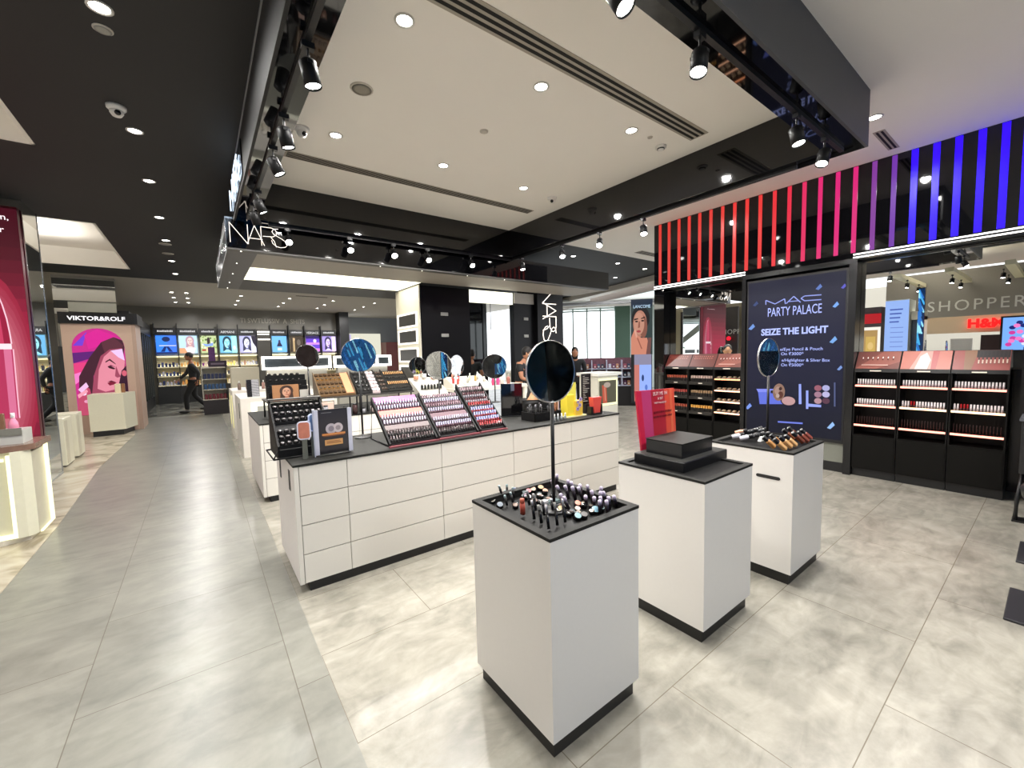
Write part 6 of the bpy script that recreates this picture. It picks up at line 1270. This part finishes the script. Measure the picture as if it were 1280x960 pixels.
# walking man, faces -X (local +x forward)
J = {'pelvis': (0, 0, .93), 'belly': (.01, 0, 1.10), 'chest': (.02, 0, 1.34), 'neck': (.03, 0, 1.53), 'nape': (.045, 0, 1.60), 'head': (.07, 0, 1.70),
     'shl': (.02, .19, 1.45), 'ell': (-.14, .24, 1.20), 'wrl': (-.10, .22, .96), 'shr': (.02, -.19, 1.45), 'elr': (.16, -.23, 1.19), 'wrr': (.34, -.2, 1.02),
     'hipl': (0, .1, .90), 'knl': (.20, .1, .52), 'anl': (.20, .1, .09), 'hipr': (0, -.1, .90), 'knr': (.0, -.1, .50), 'anr': (-.30, -.1, .14)}
w = person('person in black walking to the left down the aisle with one arm swung forward', (-.20, 15.87, 0), PI, J, {'l': (.4, -1, .2), 'r': (.3, 1, .2)}, SKD)
MB().ell((.11, -.12, .82), (.07, .06, .09), mat((110, 80, 36), .6), 10, 8).build('pouch', w)
# bearded person behind the large round mirror
J2 = {'pelvis': (0, 0, .88), 'belly': (.03, 0, 1.04), 'chest': (.07, 0, 1.24), 'neck': (.11, 0, 1.40), 'nape': (.13, 0, 1.46), 'head': (.18, 0, 1.55),
      'shl': (.07, .19, 1.34), 'ell': (.12, .25, 1.08), 'wrl': (.33, .18, 1.06), 'shr': (.07, -.19, 1.34), 'elr': (.12, -.25, 1.08), 'wrr': (.33, -.16, 1.05),
      'hipl': (0, .1, .86), 'knl': (.04, .1, .48), 'anl': (0, .1, .09), 'hipr': (0, -.1, .86), 'knr': (.04, -.1, .48), 'anr': (0, -.1, .09)}
q = aY(651, 447, 5.25); pp = person('bearded person in a black T-shirt looking down behind the large round mirror', (q.x-.05, 6.25, 0), -.9, J2, {'l': (0, 0, -1), 'r': (0, 0, -1), 'sleeve': .6}, SKIN, beard=True, headang=0)
q = aY(653, 447, 6.3); pp.location = (q.x-.1, 6.3, 0)
# person leaning with a forearm on the counter
J3 = {'pelvis': (-.05, 0, .84), 'belly': (0, 0, 1.0), 'chest': (.08, 0, 1.2), 'neck': (.14, 0, 1.36), 'nape': (.16, 0, 1.42), 'head': (.2, 0, 1.51),
      'shl': (.08, .18, 1.29), 'ell': (.10, .25, .98), 'wrl': (.33, .20, .96), 'shr': (.08, -.18, 1.29), 'elr': (.12, -.22, 1.0), 'wrr': (.34, -.12, .98),
      'hipl': (-.05, .1, .82), 'knl': (.02, .1, .46), 'anl': (-.04, .1, .09), 'hipr': (-.05, -.1, .82), 'knr': (.02, -.1, .46), 'anr': (-.04, -.1, .09)}
q = aY(672, 480, 4.3); person('person in black with bare arms leaning toward the counter behind the large round mirror', (q.x-.02, 4.35, 0), -.55, J3, {'l': (0, 0, -1), 'r': (0, 0, -1), 'sleeve': .3}, mat((206, 152, 112), .5), long=True)
# woman by the entrance
q = aY(722, 452, 7.2); person('long haired person in black standing near the entrance right of the round mirror', (q.x+.02, 7.3, 0), -2.4, {**J2, 'ell': (.0, .24, 1.08), 'wrl': (.1, .22, .86), 'elr': (.0, -.24, 1.08), 'wrr': (.1, -.22, .86)}, {'l': (0, -1, 0), 'r': (0, 1, 0)}, SKIN, long=True)

# ================================================================== LIGHT, EXPOSURE
w = bpy.data.worlds.new('world'); SC.world = w; w.use_nodes = True
w.node_tree.nodes['Background'].inputs['Color'].default_value = (0.93, 0.95, 1.0, 1); w.node_tree.nodes['Background'].inputs['Strength'].default_value = 1.9
# far hall light and counter fill come from the canopy light panel and lamps added in the coffers
def area(loc, sx, sy, p, col=(1, .96, .88), rot=(0, 0, 0)):
    l = bpy.data.lights.new('panel_or_added_light', 'AREA'); l.shape = 'RECTANGLE'; l.size = sx; l.size_y = sy; l.energy = p; l.color = col; o = bpy.data.objects.new('panel_or_added_light', l); COL.objects.link(o); o.location = loc; o.rotation_euler = rot
    return o
area((1.94, 7.5, 2.84), 2.5, 1.0, 22)
for y in (2.5, 10.5):
    area((-3.0, y, 3.62), 2.5, 1.5, 45, rot=(PI, 0, 0))  # added upward lamp brightening the coffer, no fitting modelled
SC.view_settings.view_transform = 'Standard'; SC.view_settings.look = 'None'; SC.view_settings.gamma = 1; SC.view_settings.use_curve_mapping = False
SC.view_settings.exposure = 0.47
SC.cycles.max_bounces = 8; SC.cycles.diffuse_bounces = 4; SC.cycles.glossy_bounces = 5; SC.cycles.sample_clamp_indirect = 6; SC.cycles.use_denoising = True
